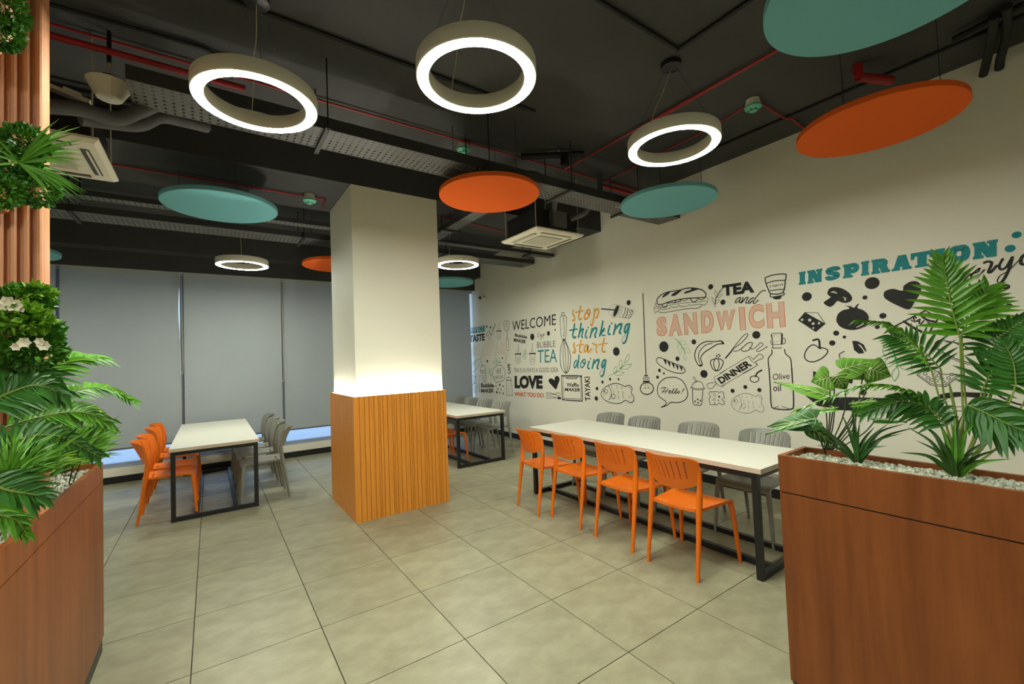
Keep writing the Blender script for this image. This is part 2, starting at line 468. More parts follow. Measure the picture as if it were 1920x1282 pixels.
def chair(kind, x, y, rz, label, group):
    if USED[kind]: o = copy_tree(PROTO[kind])
    else: o = PROTO[kind]; USED[kind] = True
    o.location = (x, y, 0); o.rotation_euler = (0, 0, rz)
    return tag(o, label, 'chair', group)
g = 'orange chairs along the foreground table'
chair('orange', 2.916, 1.972, .02, 'nearest orange plastic chair at the foreground table, beside the right planter', g)
chair('orange', 2.93, 2.526, 0, 'second orange plastic chair from the camera at the foreground table', g)
chair('orange', 2.938, 3.118, 0, 'third orange plastic chair from the camera at the foreground table', g)
chair('orange', 2.865, 3.585, -.10, 'farthest orange plastic chair at the foreground table, at the end near the column', g)
g = 'grey chairs along the mural wall'
chair('grey', 3.80, 1.92, PI, 'grey plastic chair against the mural wall, nearest the right planter', g)
chair('grey', 3.79, 2.535, PI + .03, 'grey plastic chair by the mural wall, second from the right planter', g)
chair('grey', 3.79, 3.20, PI, 'grey plastic chair by the mural wall, third from the right planter', g)
chair('grey', 3.79, 3.70, PI, 'grey plastic chair by the mural wall, farthest from the right planter', g)
g = 'orange chairs along the window table'
chair('orange', -.385, 6.05, 0, 'nearest orange plastic chair on the left of the window table', g)
chair('orange', -.388, 6.53, 0, 'second orange plastic chair from the camera on the left of the window table', g)
chair('orange', -.388, 7.30, 0, 'third orange plastic chair from the camera on the left of the window table', g)
chair('orange', -.388, 7.80, 0, 'orange plastic chair closest to the blinds at the window table', g)
g = 'grey chairs along the window table'
chair('grey', .51, 6.06, PI, 'nearest grey plastic chair on the right of the window table', g)
chair('grey', .50, 6.64, PI, 'second grey plastic chair from the camera on the right of the window table', g)
chair('grey', .49, 7.10, PI, 'third grey plastic chair from the camera on the right of the window table', g)
chair('grey', .49, 7.72, PI, 'grey plastic chair closest to the blinds at the window table', g)
g = 'grey chairs at the corner table'
chair('grey', 3.765, 6.05, PI, 'grey plastic chair at the near end of the corner table', g)
chair('grey', 3.765, 6.60, PI, 'second grey plastic chair from the near end of the corner table', g)
chair('grey', 3.765, 7.10, PI, 'third grey plastic chair from the near end of the corner table', g)
chair('grey', 3.765, 7.62, PI, 'grey plastic chair farthest into the corner, beside the blind', g)
g = 'orange chairs at the corner table'
chair('orange', 2.935, 6.09, 0, 'orange plastic chair under the near end of the corner table, behind the column', g)
chair('orange', 2.935, 6.64, 0, 'second orange plastic chair at the corner table, mostly behind the column', g)
# ------------------------------------------------------------------ ring lamps
def ring_lamp(x, y, z, cx, cy, label, light=True):
    e = thing('ring_lamp', label, 'lamp', (x, y, z), 0, 'round ring pendant lamps')
    MB().lathe([(.297, 0), (.302, .004), (.302, .075), (.298, .08), (.242, .08), (.238, .075), (.238, .004), (.243, 0), (.243, .006), (.297, .006)], 72, close=True).build('housing', 'lamp_housing', e, 40)
    MB().lathe([(.2435, .001), (.2965, .001), (.2965, .005), (.2435, .005)], 72, close=True).build('diffuser', 'lamp_glow', e)
    dz = CZ - z
    MB().lathe([(.07, dz), (.07, dz - .035), (.062, dz - .04), (0, dz - .04)], 28, c=(cx - x, cy - y, 0)).build('canopy', 'black_metal', e, 40)
    for a in (.5, 2.6, 4.7):
        p0 = Vector((cx - x + .03 * math.cos(a), cy - y + .03 * math.sin(a), dz - .035)); p1 = Vector((.27 * math.cos(a), .27 * math.sin(a), .078))
        MB().tube([p0, p1], .0009, 5).build('wire', 'vent_dark', e)
    p1 = Vector((.27 * math.cos(1.6), .27 * math.sin(1.6), .078)); p0 = Vector((cx - x, cy - y, dz - .035))
    mid = (p0 + p1) / 2
    MB().tube(spline([p0, p0 * .7 + p1 * .3 + Vector((.006, 0, 0)), mid + Vector((-.004, .002, 0)), p0 * .3 + p1 * .7 + Vector((.004, 0, 0)), p1], 4), .003, 6).build('power_cord', 'cable', e)
    return e
ring_lamp(.226, 2.682, 2.989, .237, 2.76, 'lit ring pendant lamp at upper left, in front of the perforated tray')
ring_lamp(1.125, 1.844, 2.964, 1.125, 1.88, 'lit ring pendant lamp at the top centre, nearest overhead')
ring_lamp(2.631, 1.757, 2.955, 2.787, 1.844, 'lit ring pendant lamp at upper right, over the foreground table')
ring_lamp(.36, 6.684, 2.896, .36, 6.70, 'small-looking lit ring pendant lamp in front of the left blinds')
ring_lamp(2.893, 5.418 + .03, 2.886, 2.893, 5.62, 'small-looking lit ring pendant lamp just right of the column')
# extra ring lamps out of view, added as fill light for the room
ring_lamp(-1.25, .35, 2.96, -1.25, .35, 'added fill ring lamp, unseen behind the viewer at left')
ring_lamp(1.2, -2.0, 2.96, 1.2, -2.0, 'added fill ring lamp, unseen behind the viewer at right')
ring_lamp(-2.4, 6.2, 2.93, -2.4, 6.2, 'added fill ring lamp out of view near the left end of the window')

# ------------------------------------------------------------------ acoustic discs
def disc(x, y, z, m, label, r=.46):
    e = thing('acoustic_disc', label, 'ceiling panel', (x, y, z), 0, 'round felt acoustic discs under the ceiling')
    MB().lathe([(0, 0), (r - .003, 0), (r, .003), (r, .037), (r - .003, .04), (0, .04)], 96).build('felt_panel', m, e, 40)
    for a in (.8, 2.9, 5.0):
        MB().tube([(.33 * math.cos(a), .33 * math.sin(a), .04), (.33 * math.cos(a), .33 * math.sin(a), CZ - z if not 4.46 < y + .33 * math.sin(a) < 5.42 else 3.37 - z)], .0022, 5).build('hanger', 'dark_cable', e)
disc(.101, 4.81, 3.05, 'teal_felt', 'teal round ceiling disc left of the column')
disc(2.134, 3.347, 3.05, 'orange_felt', 'orange round ceiling disc just right of the column top')
disc(3.815, 2.643, 3.05, 'teal_felt', 'teal round ceiling disc under the upper right ring lamp')
disc(3.795, .962, 3.05, 'orange_felt', 'large-looking orange round ceiling disc at the upper right')
disc(2.325, .505, 3.05, 'teal_felt', 'large teal round ceiling disc cut by the top edge of the picture')
disc(-1.881, 7.098, 2.93, 'teal_felt', 'teal round ceiling disc peeking out beside the fluted wood panel')
disc(1.49, 6.372, 2.93, 'orange_felt', 'orange round ceiling disc half behind the column at left')
disc(3.545, 7.064, 2.93, 'teal_felt', 'teal round ceiling disc in the far corner right of the column')

# ------------------------------------------------------------------ perforated cable trays
def tray(name, x0, x1, y0, y1, z, h, label, rows, pitch, alongY=False, hangers=(), rod_top=CZ):
    L = (y1 - y0) if alongY else (x1 - x0); Wd = (x1 - x0) if alongY else (y1 - y0)
    e = thing(name, label, 'cable tray', (x0, y0, z), 0, 'perforated cable trays under the ceiling')
    n = int(L / pitch); px = L / n; py = Wd / rows
    mb = MB(); vs = []; fs = []
    for i in range(n):
        for j in range(rows):
            a, b = i * px, j * py; k = len(vs); r = .23
            off = (i % 2) * .0
            c = [(a, b), (a + px, b), (a + px, b + py), (a, b + py)]
            cxm, cym = a + px / 2, b + py / 2
            d = min(px, py) * r
            inn = [(cxm - d, cym), (cxm, cym - d), (cxm + d, cym), (cxm, cym + d)]
            vs += c + inn
            A, B, Cc, D, l, bt, rr, tp = range(k, k + 8)
            fs += [(A, B, bt), (A, bt, l), (B, Cc, rr), (B, rr, bt), (Cc, D, tp), (Cc, tp, rr), (D, A, l), (D, l, tp)]
    vs = [((y, x, 0) if alongY else (x, y, 0)) for x, y in vs]
    mb.add(vs, fs).build('perforated_bottom', 'tray_metal', e)
    for s in (0, 1):
        q = s * (Wd - .003)
        b = MB()
        if alongY: b.box(q, q + .003, 0, L, .0005, h)
        else: b.box(0, L, q, q + .003, .0005, h)
        b.build('side_rail', 'tray_side', e)
    for t in hangers:
        bb = MB()
        if alongY: bb.box(-.06, Wd + .06, t - .015, t + .015, -.022, -.002)
        else: bb.box(t - .015, t + .015, -.06, Wd + .06, -.022, -.002)
        br = bb.build('bracket', 'tray_side', e)
        for s in (-.045, Wd + .045):
            p = (s, t) if alongY else (t, s)
            wy = y0 + p[1]
            top = (3.37 if 4.46 < wy < 5.42 else (3.285 if wy > 7.98 else CZ)) - z
            MB().tube([(*p, -.03), (*p, top)], .005, 6).build('threaded_rod', 'black_metal', e)
    return e
tray('cable_tray', -.372, 4.755, 3.13, 3.44, 3.185, .085, 'wide perforated cable tray crossing in front of the column beam', 7, .045, hangers=(1.05, 2.35, 3.30, 4.3))
tray('cable_tray', -2.6, 4.755, 6.06, 6.42, 3.2, .07, 'perforated cable tray nearer the blinds, behind the column', 9, .045, hangers=(1.45, 3.6, 5.6))
tray('cable_tray', -2.6, 4.72, 5.47, 5.60, 3.2, .05, 'narrow perforated cable tray behind the beam', 3, .045, hangers=(1.6, 3.9, 6.8))
tray('cable_tray', 2.44, 2.60, 3.45, 5.465, 3.2, .06, 'perforated cable tray running under the beam just right of the column', 4, .045, alongY=True, hangers=(.5, 1.45))

# ------------------------------------------------------------------ ceiling cassettes
def cassette(cx, cy, z, s, label, top):
    e = thing('ceiling_air_conditioner', label, 'air conditioner', (cx, cy, z), 0, 'ceiling cassette air conditioners')
    h = s / 2
    n = 0
    mb = MB()
    g0, g1 = h * .50, h * .80                      # grille half size, slot line
    # faceplate with recesses: outer sloped rim
    mb.add([(-h, -h, .02), (h, -h, .02), (h, h, .02), (-h, h, .02), (-h * .93, -h * .93, 0), (h * .93, -h * .93, 0), (h * .93, h * .93, 0), (-h * .93, h * .93, 0),
            (-h, -h, .035), (h, -h, .035), (h, h, .035), (-h, h, .035)],
           [(0, 1, 5, 4), (1, 2, 6, 5), (2, 3, 7, 6), (3, 0, 4, 7), (7, 6, 5, 4), (0, 8, 9, 1), (1, 9, 10, 2), (2, 10, 11, 3), (3, 11, 8, 0), (8, 11, 10, 9)])
    mb.build('faceplate', 'off_white', e)
    gr = MB()
    gr.box(-g0 * .96, g0 * .96, -g0 * .96, g0 * .96, -.006, -.0005)
    gb = gr.build('return_grille', 'vent_dark', e)
    k = 14
    for i in range(k):
        y = -g0 + (i + .5) * 2 * g0 / k
        MB().box(-g0, g0, y - g0 / k * .55, y + g0 / k * .55, -.010, -.0065).build('grille_bar', 'off_white', gb)
    for q in range(4):
        a = q * PI / 2; c, s_ = math.cos(a), math.sin(a)
        b = MB(); b.box(-h * .62, h * .62, -h * .82, -h * .70, -.004, -.0003)
        b.v = [(x * c - y * s_, x * s_ + y * c, zz) for x, y, zz in b.v]
        b.build('air_slot', 'vent_dark', e)
        b = MB(); b.box(-h * .60, h * .60, -h * .80, -h * .77, -.010, -.0045)
        b.v = [(x * c - y * s_, x * s_ + y * c, zz) for x, y, zz in b.v]
        b.build('louvre', 'off_white', e)
    MB().box(-h * .86, h * .86, -h * .80, h * .80, .036, top).build('chassis', 'black_metal', e)
    MB().box(-.12, .08, -h * .80 - .085, -h * .80 - .001, .07, top - .02).build('control_box', 'tray_metal', e)
    for sx in (-1, 1):
        for sy in (-1, 1):
            MB().tube([(sx * h * .9, sy * h * .84, .06), (sx * h * .9, sy * h * .84, CZ - z)], .005, 6).build('threaded_rod', 'cable', e)
    return e
cassette(3.31, 4.05, 2.95, .71, 'white square ceiling air conditioner above the corner, right of the orange disc', .27)
cassette(-.90, 3.89, 2.95, .71, 'white square ceiling air conditioner at upper left behind the hanging plants', .27)
def pipes(name, label, runs, m, rad, cat='pipe', n=8, group=None, part='pipe_run'):
    e = thing(name, label, cat, runs[0][0], 0, group)
    o = Vector(runs[0][0])
    for r in runs:
        MB().tube([Vector(p) - o for p in r], rad, n).build(part, m, e, 50)
    return e
sp = spline
pipes('insulated_pipe', 'pair of grey insulated refrigerant pipes bending at the corner air conditioner',
      [sp([(3.45, 3.68, 3.13), (3.55, 3.55, 3.18), (3.62, 3.5, 3.3), (3.75, 3.5, 3.42), (3.78, 3.5, 3.64)], 5), sp([(3.2, 3.68, 3.2), (3.12, 3.56, 3.28), (3.0, 3.5, 3.4), (2.85, 3.5, 3.45), (2.72, 3.5, 3.45)], 5)], 'flex_grey', .032)
pipes('insulated_pipe', 'thick grey insulated pipes sagging above the left air conditioner',
      [sp([far(60, 197, 3.62), far(150, 205, 3.7), far(215, 223, 3.76), far(258, 210, 3.8), far(300, 196, 3.85), far(345, 208, 3.95), far(378, 212, 4.05)], 5),
       sp([far(150, 222, 3.78), far(215, 231, 3.83), far(262, 234, 3.86), far(300, 219, 3.92), far(340, 226, 4.0), far(388, 238, 4.1)], 5)], 'flex_grey', .040, n=12)

# hanging loudspeaker
p = far(205, 172, 3.95)
e = thing('pendant_speaker', 'white cone-shaped hanging device on a dark rod near the left lamp', 'speaker', p)
MB().lathe([(.105, .055), (.112, .05), (.062, -.045), (.0, -.055)], 14).build('cone', 'off_white', e, 20)
MB().lathe([(.05, .09), (.06, .056), (.105, .055)], 12).build('cap', 'vent_dark', e, 20)
MB().tube([(0, 0, .09), (0, 0, .18)], .008, 8).build('neck', 'cable', e)
MB().tube([(0, 0, .18), (0, 0, CZ - p.z)], .012, 8).build('rod', 'black_metal', e)
p = far(130, 178, 4.15)
e = thing('mounting_bracket', 'small off-white bracket above the grey insulated pipe at upper left', 'bracket', p)
MB().box(-.10, .10, -.03, .03, -.012, .012).build('plate', 'off_white', e)
MB().box(-.03, .05, -.025, .025, .012, .03).build('clip', 'off_white', e)
e.rotation_euler = (0, .25, 0)

# conduits
RC = 'red fire alarm conduits under the ceiling'
pipes('red_conduit', 'thin red conduit crossing the ceiling above the perforated tray', [[(-.9, 3.575, 3.635), (4.77, 3.575, 3.635)]], 'red_conduit', .009, 'conduit', group=RC)
pipes('red_pipe', 'thicker red sprinkler pipe at upper left beside the thin conduit', [[(-.95, 3.46, 3.5), (.22, 3.46, 3.5)]], 'red_conduit', .02, 'pipe')
pipes('red_conduit', 'twin red conduits running toward the camera past the upper right lamp', [[(3.275, 3.55, 3.63), (3.275, -1.5, 3.63)], [(3.31, 2.6, 3.63), (3.28, 1.4, 3.63), (3.30, -1.5, 3.63)]], 'red_conduit', .009, 'conduit', group=RC)
pipes('red_conduit', 'red conduit feeding the smoke detector above the mural wall', [[(3.955, 3.57, 3.635), (3.93, 3.31, 3.635), (3.87, 2.12, 3.635), (3.80, 1.80, 3.635)], [(3.83, 1.73, 3.635), (4.30, 1.735, 3.635), (4.38, 1.70, 3.635), (4.775, 1.73, 3.635)]], 'red_conduit', .008, 'conduit', group=RC)
pipes('red_conduit', 'red conduit on the underside of the beam left of the column', [[(-1.6, 4.97, 3.352), (1.05, 4.97, 3.352), (1.075, 5.27, 3.352)]], 'red_conduit', .009, 'conduit', group=RC)
pipes('red_conduit', 'red conduit on the underside of the beam right of the column', [[(2.14, 4.92, 3.355), (2.7, 4.95, 3.355), (3.48, 5.10, 3.355)]], 'red_conduit', .008, 'conduit', group=RC)
pipes('red_pipe', 'red sprinkler pipe above the trays at far left', [[(-2.4, 6.66, 3.58), (-.2, 6.66, 3.58)]], 'red_conduit', .022, 'pipe')
pipes('red_pipe', 'short red pipe end above the tray near the mural wall', [[(3.93, 3.62, 3.6), (4.77, 3.62, 3.6)]], 'red_conduit', .024, 'pipe')
pipes('red_pipe', 'red pipe stub above the upper right orange disc', [[(4.02, 1.10, 3.56), (4.30, .98, 3.56)], [(4.02, 1.10, 3.565), (4.02, 1.10, 3.655)]], 'red_conduit', .032, 'pipe')
BC = 'black electrical conduits under the ceiling'
pipes('black_conduit', 'black conduit at upper left above the red pipes', [sp([(-.9, 3.40, 3.64), (-.2, 3.37, 3.64), (.0, 3.37, 3.64), (.10, 3.45, 3.63), (.14, 3.56, 3.6)], 4)], 'black_conduit', .012, 'conduit', group=BC)
pipes('black_conduit', 'black conduit between the two upper left lamps', [[(.05, 2.84, 3.645), (2.3, 2.84, 3.645)]], 'black_conduit', .013, 'conduit', group=BC)
pipes('black_conduit', 'black conduit leading to the upper right lamp canopy', [[(.9, 1.72, 3.645), (2.69, 1.72, 3.645)], [(2.69, 1.70, 3.645), (2.69, -1.8, 3.645)]], 'black_conduit', .014, 'conduit', group=BC)
pipes('black_conduit', 'long black conduit along the ceiling edge over the mural wall', [[(4.38, -1.2, 3.645), (4.33, 2.5, 3.645)]], 'black_conduit', .012, 'conduit', group=BC)
pipes('black_conduit', 'pair of black pipes beside the fluted panel at upper left', [[(-2.2, 4.28, 3.6), (-.3, 4.28, 3.6)], [(-2.2, 4.36, 3.55), (-.3, 4.36, 3.55)]], 'black_conduit', .02, 'conduit', group=BC)
pipes('black_pipe', 'cluster of dark pipes dropping from the ceiling at the upper right wall', [sp([(4.10, .42, 3.60), (4.35, .46, 3.60), (4.6, .52, 3.56), (4.74, .56, 3.52)], 4), sp([(4.05, .36, 3.6), (4.4, .40, 3.6), (4.65, .46, 3.56), (4.74, .48, 3.52)], 4), [(4.42, .25, 3.61), (4.74, .30, 3.58)], [(4.15, .30, 3.61), (4.2, .62, 3.61)]], 'black_conduit', .026, 'pipe')
e = thing('pipe_joint', 'black insulated pipe joint on the ceiling right of the orange disc', 'pipe', (2.85, 3.25, 3.60))
MB().tube([(-.22, .25, .0), (.0, .1, .0), (.30, -.12, 0)], .032, 10).build('sleeve', 'black_conduit', e, 40)
MB().box(.09, .15, -.06, 0, -.12, -.02).build('valve', 'black_metal', e)
MB().tube([(.1, .03, .03), (.1, .03, .058)], .006, 6).build('clamp', 'cable', e)
# smoke detectors
def detector(x, y, label, top=CZ):
    e = thing('smoke_detector', label, 'smoke detector', (x, y, top - .10), 0, 'mint green smoke detectors')
    MB().lathe([(.052, .10), (.052, .072), (.058, .07), (.058, .045), (.045, .04)], 24).build('base', 'off_white', e, 40)
    MB().lathe([(.064, .045), (.066, .03), (.05, .012), (.032, .008), (.03, 0), (0, 0)], 24).build('head', 'mint', e, 40)
    for a in range(6):
        t = a * PI / 3
        MB().box(.034 * math.cos(t) - .006, .034 * math.cos(t) + .006, .034 * math.sin(t) - .006, .034 * math.sin(t) + .006, .002, .012).build('vent', 'vent_dark', e)
detector(.885, 4.95, 'mint green smoke detector just left of the column top', 3.37)
detector(2.045, 3.65, 'mint green smoke detector above the perforated tray at the centre')
detector(3.80, 1.762, 'mint green smoke detector beside the upper right lamp')
# small cctv camera at the wall corner
p = Vector((4.70, 7.86, 2.83))
e = thing('security_camera', 'small white dome security camera high on the mural wall by the corner', 'camera', p)
MB().lathe([(0, -.042), (.03, -.039), (.05, -.018), (.054, .015), (.045, .045), (0, .05)], 16).build('ball', 'cctv_white', e, 60)
MB().tube([(.0, 0, 0), (.06, 0, 0), (.079, 0, 0)], [.04, .04, .05], 14).build('mount', 'cctv_white', e, 40)
MB().tube([(-.036, -.03, -.006), (-.052, -.044, -.009)], [.032, .028], 14).build('lens', 'lens_black', e, 40)
# ------------------------------------------------------------------ wall mural (flat print on the wall)
mural = thing('wall_mural', 'printed cafe mural of words and food drawings on the off-white wall', 'mural', (WX - .0005, 4.0, 0))
MO = Vector(mural.location)
CROP = dict(P=(0, 0, 1), Z1=(1060, 560, 13.714), Z2=(1060, 630, 13.714), Z3=(1220, 510, 13.714), Z4=(1340, 510, 13.714), Z5=(1220, 620, 13.714), Z6=(1340, 610, 12),
            Z7=(1220, 690, 13.714), Z8=(1340, 690, 12), Y1=(880, 590, 16.02), Y2=(880, 660, 14.24), Y3=(955, 580, 11.65), Y4=(955, 680, 12), Y5=(1110, 670, 12.82),
            Y6=(1480, 500, 8.727), Y7=(1660, 420, 6.41), Y8=(1480, 600, 4.364), K1=(870, 560, 6.105), K2=(1040, 540, 5.575), K3=(1200, 500, 4.579), K4=(1480, 420, 3.561))
_txt = {}
def text_mesh(body, bold=0.0):
    key = (body, bold)
    if key in _txt: return _txt[key]
    c = bpy.data.curves.new('t', 'FONT'); c.body = body; c.offset = bold; c.resolution_u = 3; c.fill_mode = 'FRONT' if hasattr(c, 'fill_mode') else c.fill_mode
    o = bpy.data.objects.new('t', c); COL.objects.link(o)
    bpy.context.view_layer.update()
    dg = bpy.context.evaluated_depsgraph_get()
    me = bpy.data.meshes.new_from_object(o.evaluated_get(dg))
    vs = [(v.co.x, v.co.y) for v in me.vertices]; fs = [tuple(p.vertices) for p in me.polygons]
    bpy.data.objects.remove(o); bpy.data.curves.remove(c); bpy.data.meshes.remove(me)
    # weld
    idx = {}; mp = []; nv = []
    for v in vs:
        k = (round(v[0], 5), round(v[1], 5))
        if k not in idx: idx[k] = len(nv); nv.append(k)
        mp.append(idx[k])
    fs = [tuple(mp[i] for i in f) for f in fs]; fs = [f for f in fs if len(set(f)) == len(f)]
    x0 = min(v[0] for v in nv); x1 = max(v[0] for v in nv); y0 = min(v[1] for v in nv); y1 = max(v[1] for v in nv)
    nv = [((x - x0) / (x1 - x0), (y - y0) / (y1 - y0)) for x, y in nv]
    _txt[key] = (nv, fs)
    return _txt[key]
class Art:
    def __init__(s, name, label, m, crop='P', layer=0):
        s.name, s.label, s.m, s.layer = name, label, m, layer; s.mb = MB(); s.c = CROP[crop]
    def cr(s, crop): s.c = CROP[crop]; return s
    def w(s, p):                      # crop coordinates -> (a, z) on the wall, a grows to the right
        q = on(s.c[0] + p[0] / s.c[2], s.c[1] + p[1] / s.c[2], 0, WX)
        return Vector((-q.y, q.z))
    def scale(s, p):
        q = on(s.c[0] + p[0] / s.c[2], s.c[1] + p[1] / s.c[2], 0, WX)
        return (q - CAMPOS).dot(_f) / FPX / s.c[2]
    def put(s, pts, fs):
        s.k = getattr(s, 'k', 0) + 1
        x = WX - .0022 - .0012 * s.layer - 2.5e-5 * (s.k % 40)
        s.mb.add([(x - MO.x, -a - MO.y, z - MO.z) for a, z in pts], fs); return s
    def raw(s, pts, w, closed=False, taper=None):    # ribbon through wall points
        n = len(pts); out = []; fs = []
        for i, p in enumerate(pts):
            a = pts[(i - 1) % n] if (closed or i > 0) else p; b = pts[(i + 1) % n] if (closed or i < n - 1) else p
            t = (b - a); t = t.normalized() if t.length > 1e-9 else Vector((1, 0))
            nn = Vector((-t.y, t.x)); k = w / 2
            if taper:
                f = i / (n - 1)
                k *= taper[0] + (taper[1] - taper[0]) * f if len(taper) == 2 else (taper[0] + (taper[1] - taper[0]) * min(1, f * 2) if f < .5 else taper[1] + (taper[2] - taper[1]) * (f - .5) * 2)
            out += [p + nn * k, p - nn * k]
        for i in range(n if closed else n - 1):
            j = (i + 1) % n; fs.append((2 * i, 2 * i + 1, 2 * j + 1, 2 * j))
        s.put(out, fs)
        if not closed and not taper:
            for p in (pts[0], pts[-1]): s.disc(p, w / 2, 8)
        return s
    def disc(s, p, r, n=20):
        return s.put([p + Vector((math.cos(2 * PI * k / n), math.sin(2 * PI * k / n))) * r for k in range(n)], [tuple(range(n - 1, -1, -1))])
    def line(s, pts, w, closed=False, smooth=True, taper=None):
        q = [s.w(p) for p in pts]
        if smooth: q = spline([(v.x, v.y, 0) for v in q], 6, closed); q = [Vector((v.x, v.y)) for v in q]
        return s.raw(q, w * s.scale(pts[0]), closed, taper)
    def poly(s, pts, smooth=False):
        q = [s.w(p) for p in pts]
        if smooth: q = [Vector((v.x, v.y)) for v in spline([(v.x, v.y, 0) for v in q], 6, True)]
        return s.put(q, [tuple(range(len(q)))])
    def dot(s, x, y, r):
        if s.name == 'dot' and s.mb.v: s.flush()
        return s.disc(s.w((x, y)), r * s.scale((x, y)), 24)
    def flush(s):
        o = s.mb.build(s.name, s.m, mural); o['label'] = s.label; s.mb = MB()
    def ring(s, x, y, rx, ry, w):
        return s.line([(x + rx * math.cos(2 * PI * k / 12), y + ry * math.sin(2 * PI * k / 12)) for k in range(12)], w, True)
    def text(s, body, bl, br, tl, bold=0.0):
        vs, fs = text_mesh(body, bold); A, B, T = s.w(bl), s.w(br), s.w(tl)
        return s.put([A + (B - A) * x + (T - A) * y for x, y in vs], [tuple(f) for f in fs])
    def outline(s, body, bl, br, tl, w, bold=0.0, hatch=0):
        vs, fs = text_mesh(body, bold); A, B, T = s.w(bl), s.w(br), s.w(tl)
        V = [A + (B - A) * x + (T - A) * y for x, y in vs]; sc = s.scale(bl)
        cnt = {}
        for f in fs:
            for a, b in zip(f, f[1:] + f[:1]):
                k = (min(a, b), max(a, b)); cnt[k] = cnt.get(k, 0) + 1
        edges = [k for k, c in cnt.items() if c == 1]
        nb = {}
        for a, b in edges: nb.setdefault(a, []).append(b); nb.setdefault(b, []).append(a)
        seen = set()
        for st in list(nb):
            if st in seen or len(nb[st]) < 2: continue
            loop = [st]; seen.add(st); cur = st
            while True:
                nx = [q for q in nb[cur] if q not in seen]
                if not nx: break
                cur = nx[0]; seen.add(cur); loop.append(cur)
            if len(loop) > 2: s.raw([V[i] for i in loop], w * sc, True)
        if hatch:
            d = Vector((1, 1)).normalized(); nn = Vector((-d.y, d.x)); hs = hatch * sc
            ds = [v.dot(nn) for v in V]; t = min(ds) + hs * .5
            while t < max(ds):
                xs = []
                for a, b in edges:
                    da, db = V[a].dot(nn) - t, V[b].dot(nn) - t
                    if (da < 0) != (db < 0):
                        xs.append((V[a] + (V[b] - V[a]) * (da / (da - db))).dot(d))
                xs.sort()
                for q in range(0, len(xs) - 1, 2):
                    if xs[q + 1] - xs[q] > hs * .5: s.raw([nn * t + d * xs[q], nn * t + d * xs[q + 1]], w * sc * .55)
                t += hs
        return s
    def done(s):
        o = s.mb.build(s.name, s.m, mural)
        o['label'] = s.label
        return o
def leafy(art, stem, leaves, w, sw=None):
    art.line(stem, sw or w, taper=(.6, 1.3, .6))
    for a, b, k in leaves:            # leaf from a to b, belly k
        ax, ay = a; bx, by = b; dx, dy = bx - ax, by - ay
        art.line([a, (ax + dx * .4 - dy * k, ay + dy * .4 + dx * k), (ax + dx * .75 - dy * k * .8, ay + dy * .75 + dx * k * .8), b], w)
        art.line([a, (ax + dx * .4 + dy * k * .7, ay + dy * .4 - dx * k * .7), (ax + dx * .75 + dy * k * .5, ay + dy * .75 - dx * k * .5), b], w)
    return art
L, I_ = 'lettering', 'drawing'
# --- PERFECT TASTE of BREAKFAST
Art('panel', 'teal panel behind the word perfect', 'ink_teal', 'Y1').poly([(-10, 400), (462, 312), (464, 505), (-10, 570)]).done()
Art(L, 'white word PERFECT on teal', 'ink_paper', 'Y1', 1).text('PERFECT', (8, 540), (438, 478), (8, 400), .02).done()
Art(L, 'black word TASTE', 'ink_black', 'Y1').text('TASTE', (15, 830), (462, 775), (15, 622), .045).done()
Art(L, 'black script word of', 'ink_black', 'Y1').line([(610, 480), (560, 500), (518, 590), (530, 640), (580, 610), (620, 540), (610, 480), (640, 560)], 14).line([(580, 770), (650, 600), (730, 380), (775, 280), (780, 310), (720, 440), (650, 590), (680, 610), (745, 520)], 13).done()
for ch, bl, br, tl in [('B', (20, 1240), (95, 1235), (20, 960)), ('R', (120, 1230), (215, 1215), (118, 950)), ('E', (235, 1240), (320, 1230), (228, 915)), ('A', (340, 1290), (460, 1285), (345, 970)), ('K', (485, 1230), (625, 1215), (480, 865)),
                       ('F', (640, 1110), (745, 1105), (630, 765)), ('A', (760, 1215), (905, 1200), (765, 850)), ('S', (935, 1165), (1065, 1160), (935, 850))]:
    Art(L, 'salmon outlined letter ' + ch + ' of the word breakfast', 'ink_salmon', 'Y1').outline(ch, bl, br, tl, 10, .03).done()
Art(L, 'salmon outlined letter T at the end of breakfast', 'ink_salmon', 'Y2').outline('T', (915, 300), (1020, 325), (950, 25), 10, .03).done()
a = Art('dot', 'black dot over the word of', 'ink_black', 'Y1').dot(525, 355, 36).dot(632, 378, 36); a.done()
def cup(label, crop, cx, ty, hw, hb, h, straw, lid=True):
    a = Art(I_, label, 'ink_grey', crop)
    a.ring(cx, ty, hw, hw * .95, 4)
    a.line([(cx - hw * .9, ty + hw * .3), (cx - hb, ty + h)], 6, smooth=False).line([(cx + hw * .9, ty + hw * .3), (cx + hb, ty + h)], 6, smooth=False).line([(cx - hb, ty + h), (cx, ty + h * 1.03), (cx + hb, ty + h)], 6)
    for k in (.45, .62, .78): a.line([(cx - hw * .8, ty + h * k), (cx, ty + h * k + 5), (cx + hw * .8, ty + h * k)], 7)
    a.done()
    b = Art(I_, label + ', dark lid and straw', 'ink_black', crop, 1)
    b.poly([(cx - hw, ty + 2), (cx + hw, ty - 4), (cx + hw, ty + hw * .35), (cx - hw, ty + hw * .4)]).line(straw, 12, smooth=False)
    b.done()
cup('lidded cup drawing beside the word of', 'Y1', 890, 475, 72, 46, 275, [(888, 480), (898, 255)])
a = Art(I_, 'spatula drawing', 'ink_grey', 'Y1').line([(1045, 215), (1120, 190), (1195, 195), (1190, 410), (1140, 470), (1110, 470), (1050, 400)], 16, True)
for x in (1085, 1118, 1150): a.line([(x, 225), (x, 400)], 11)
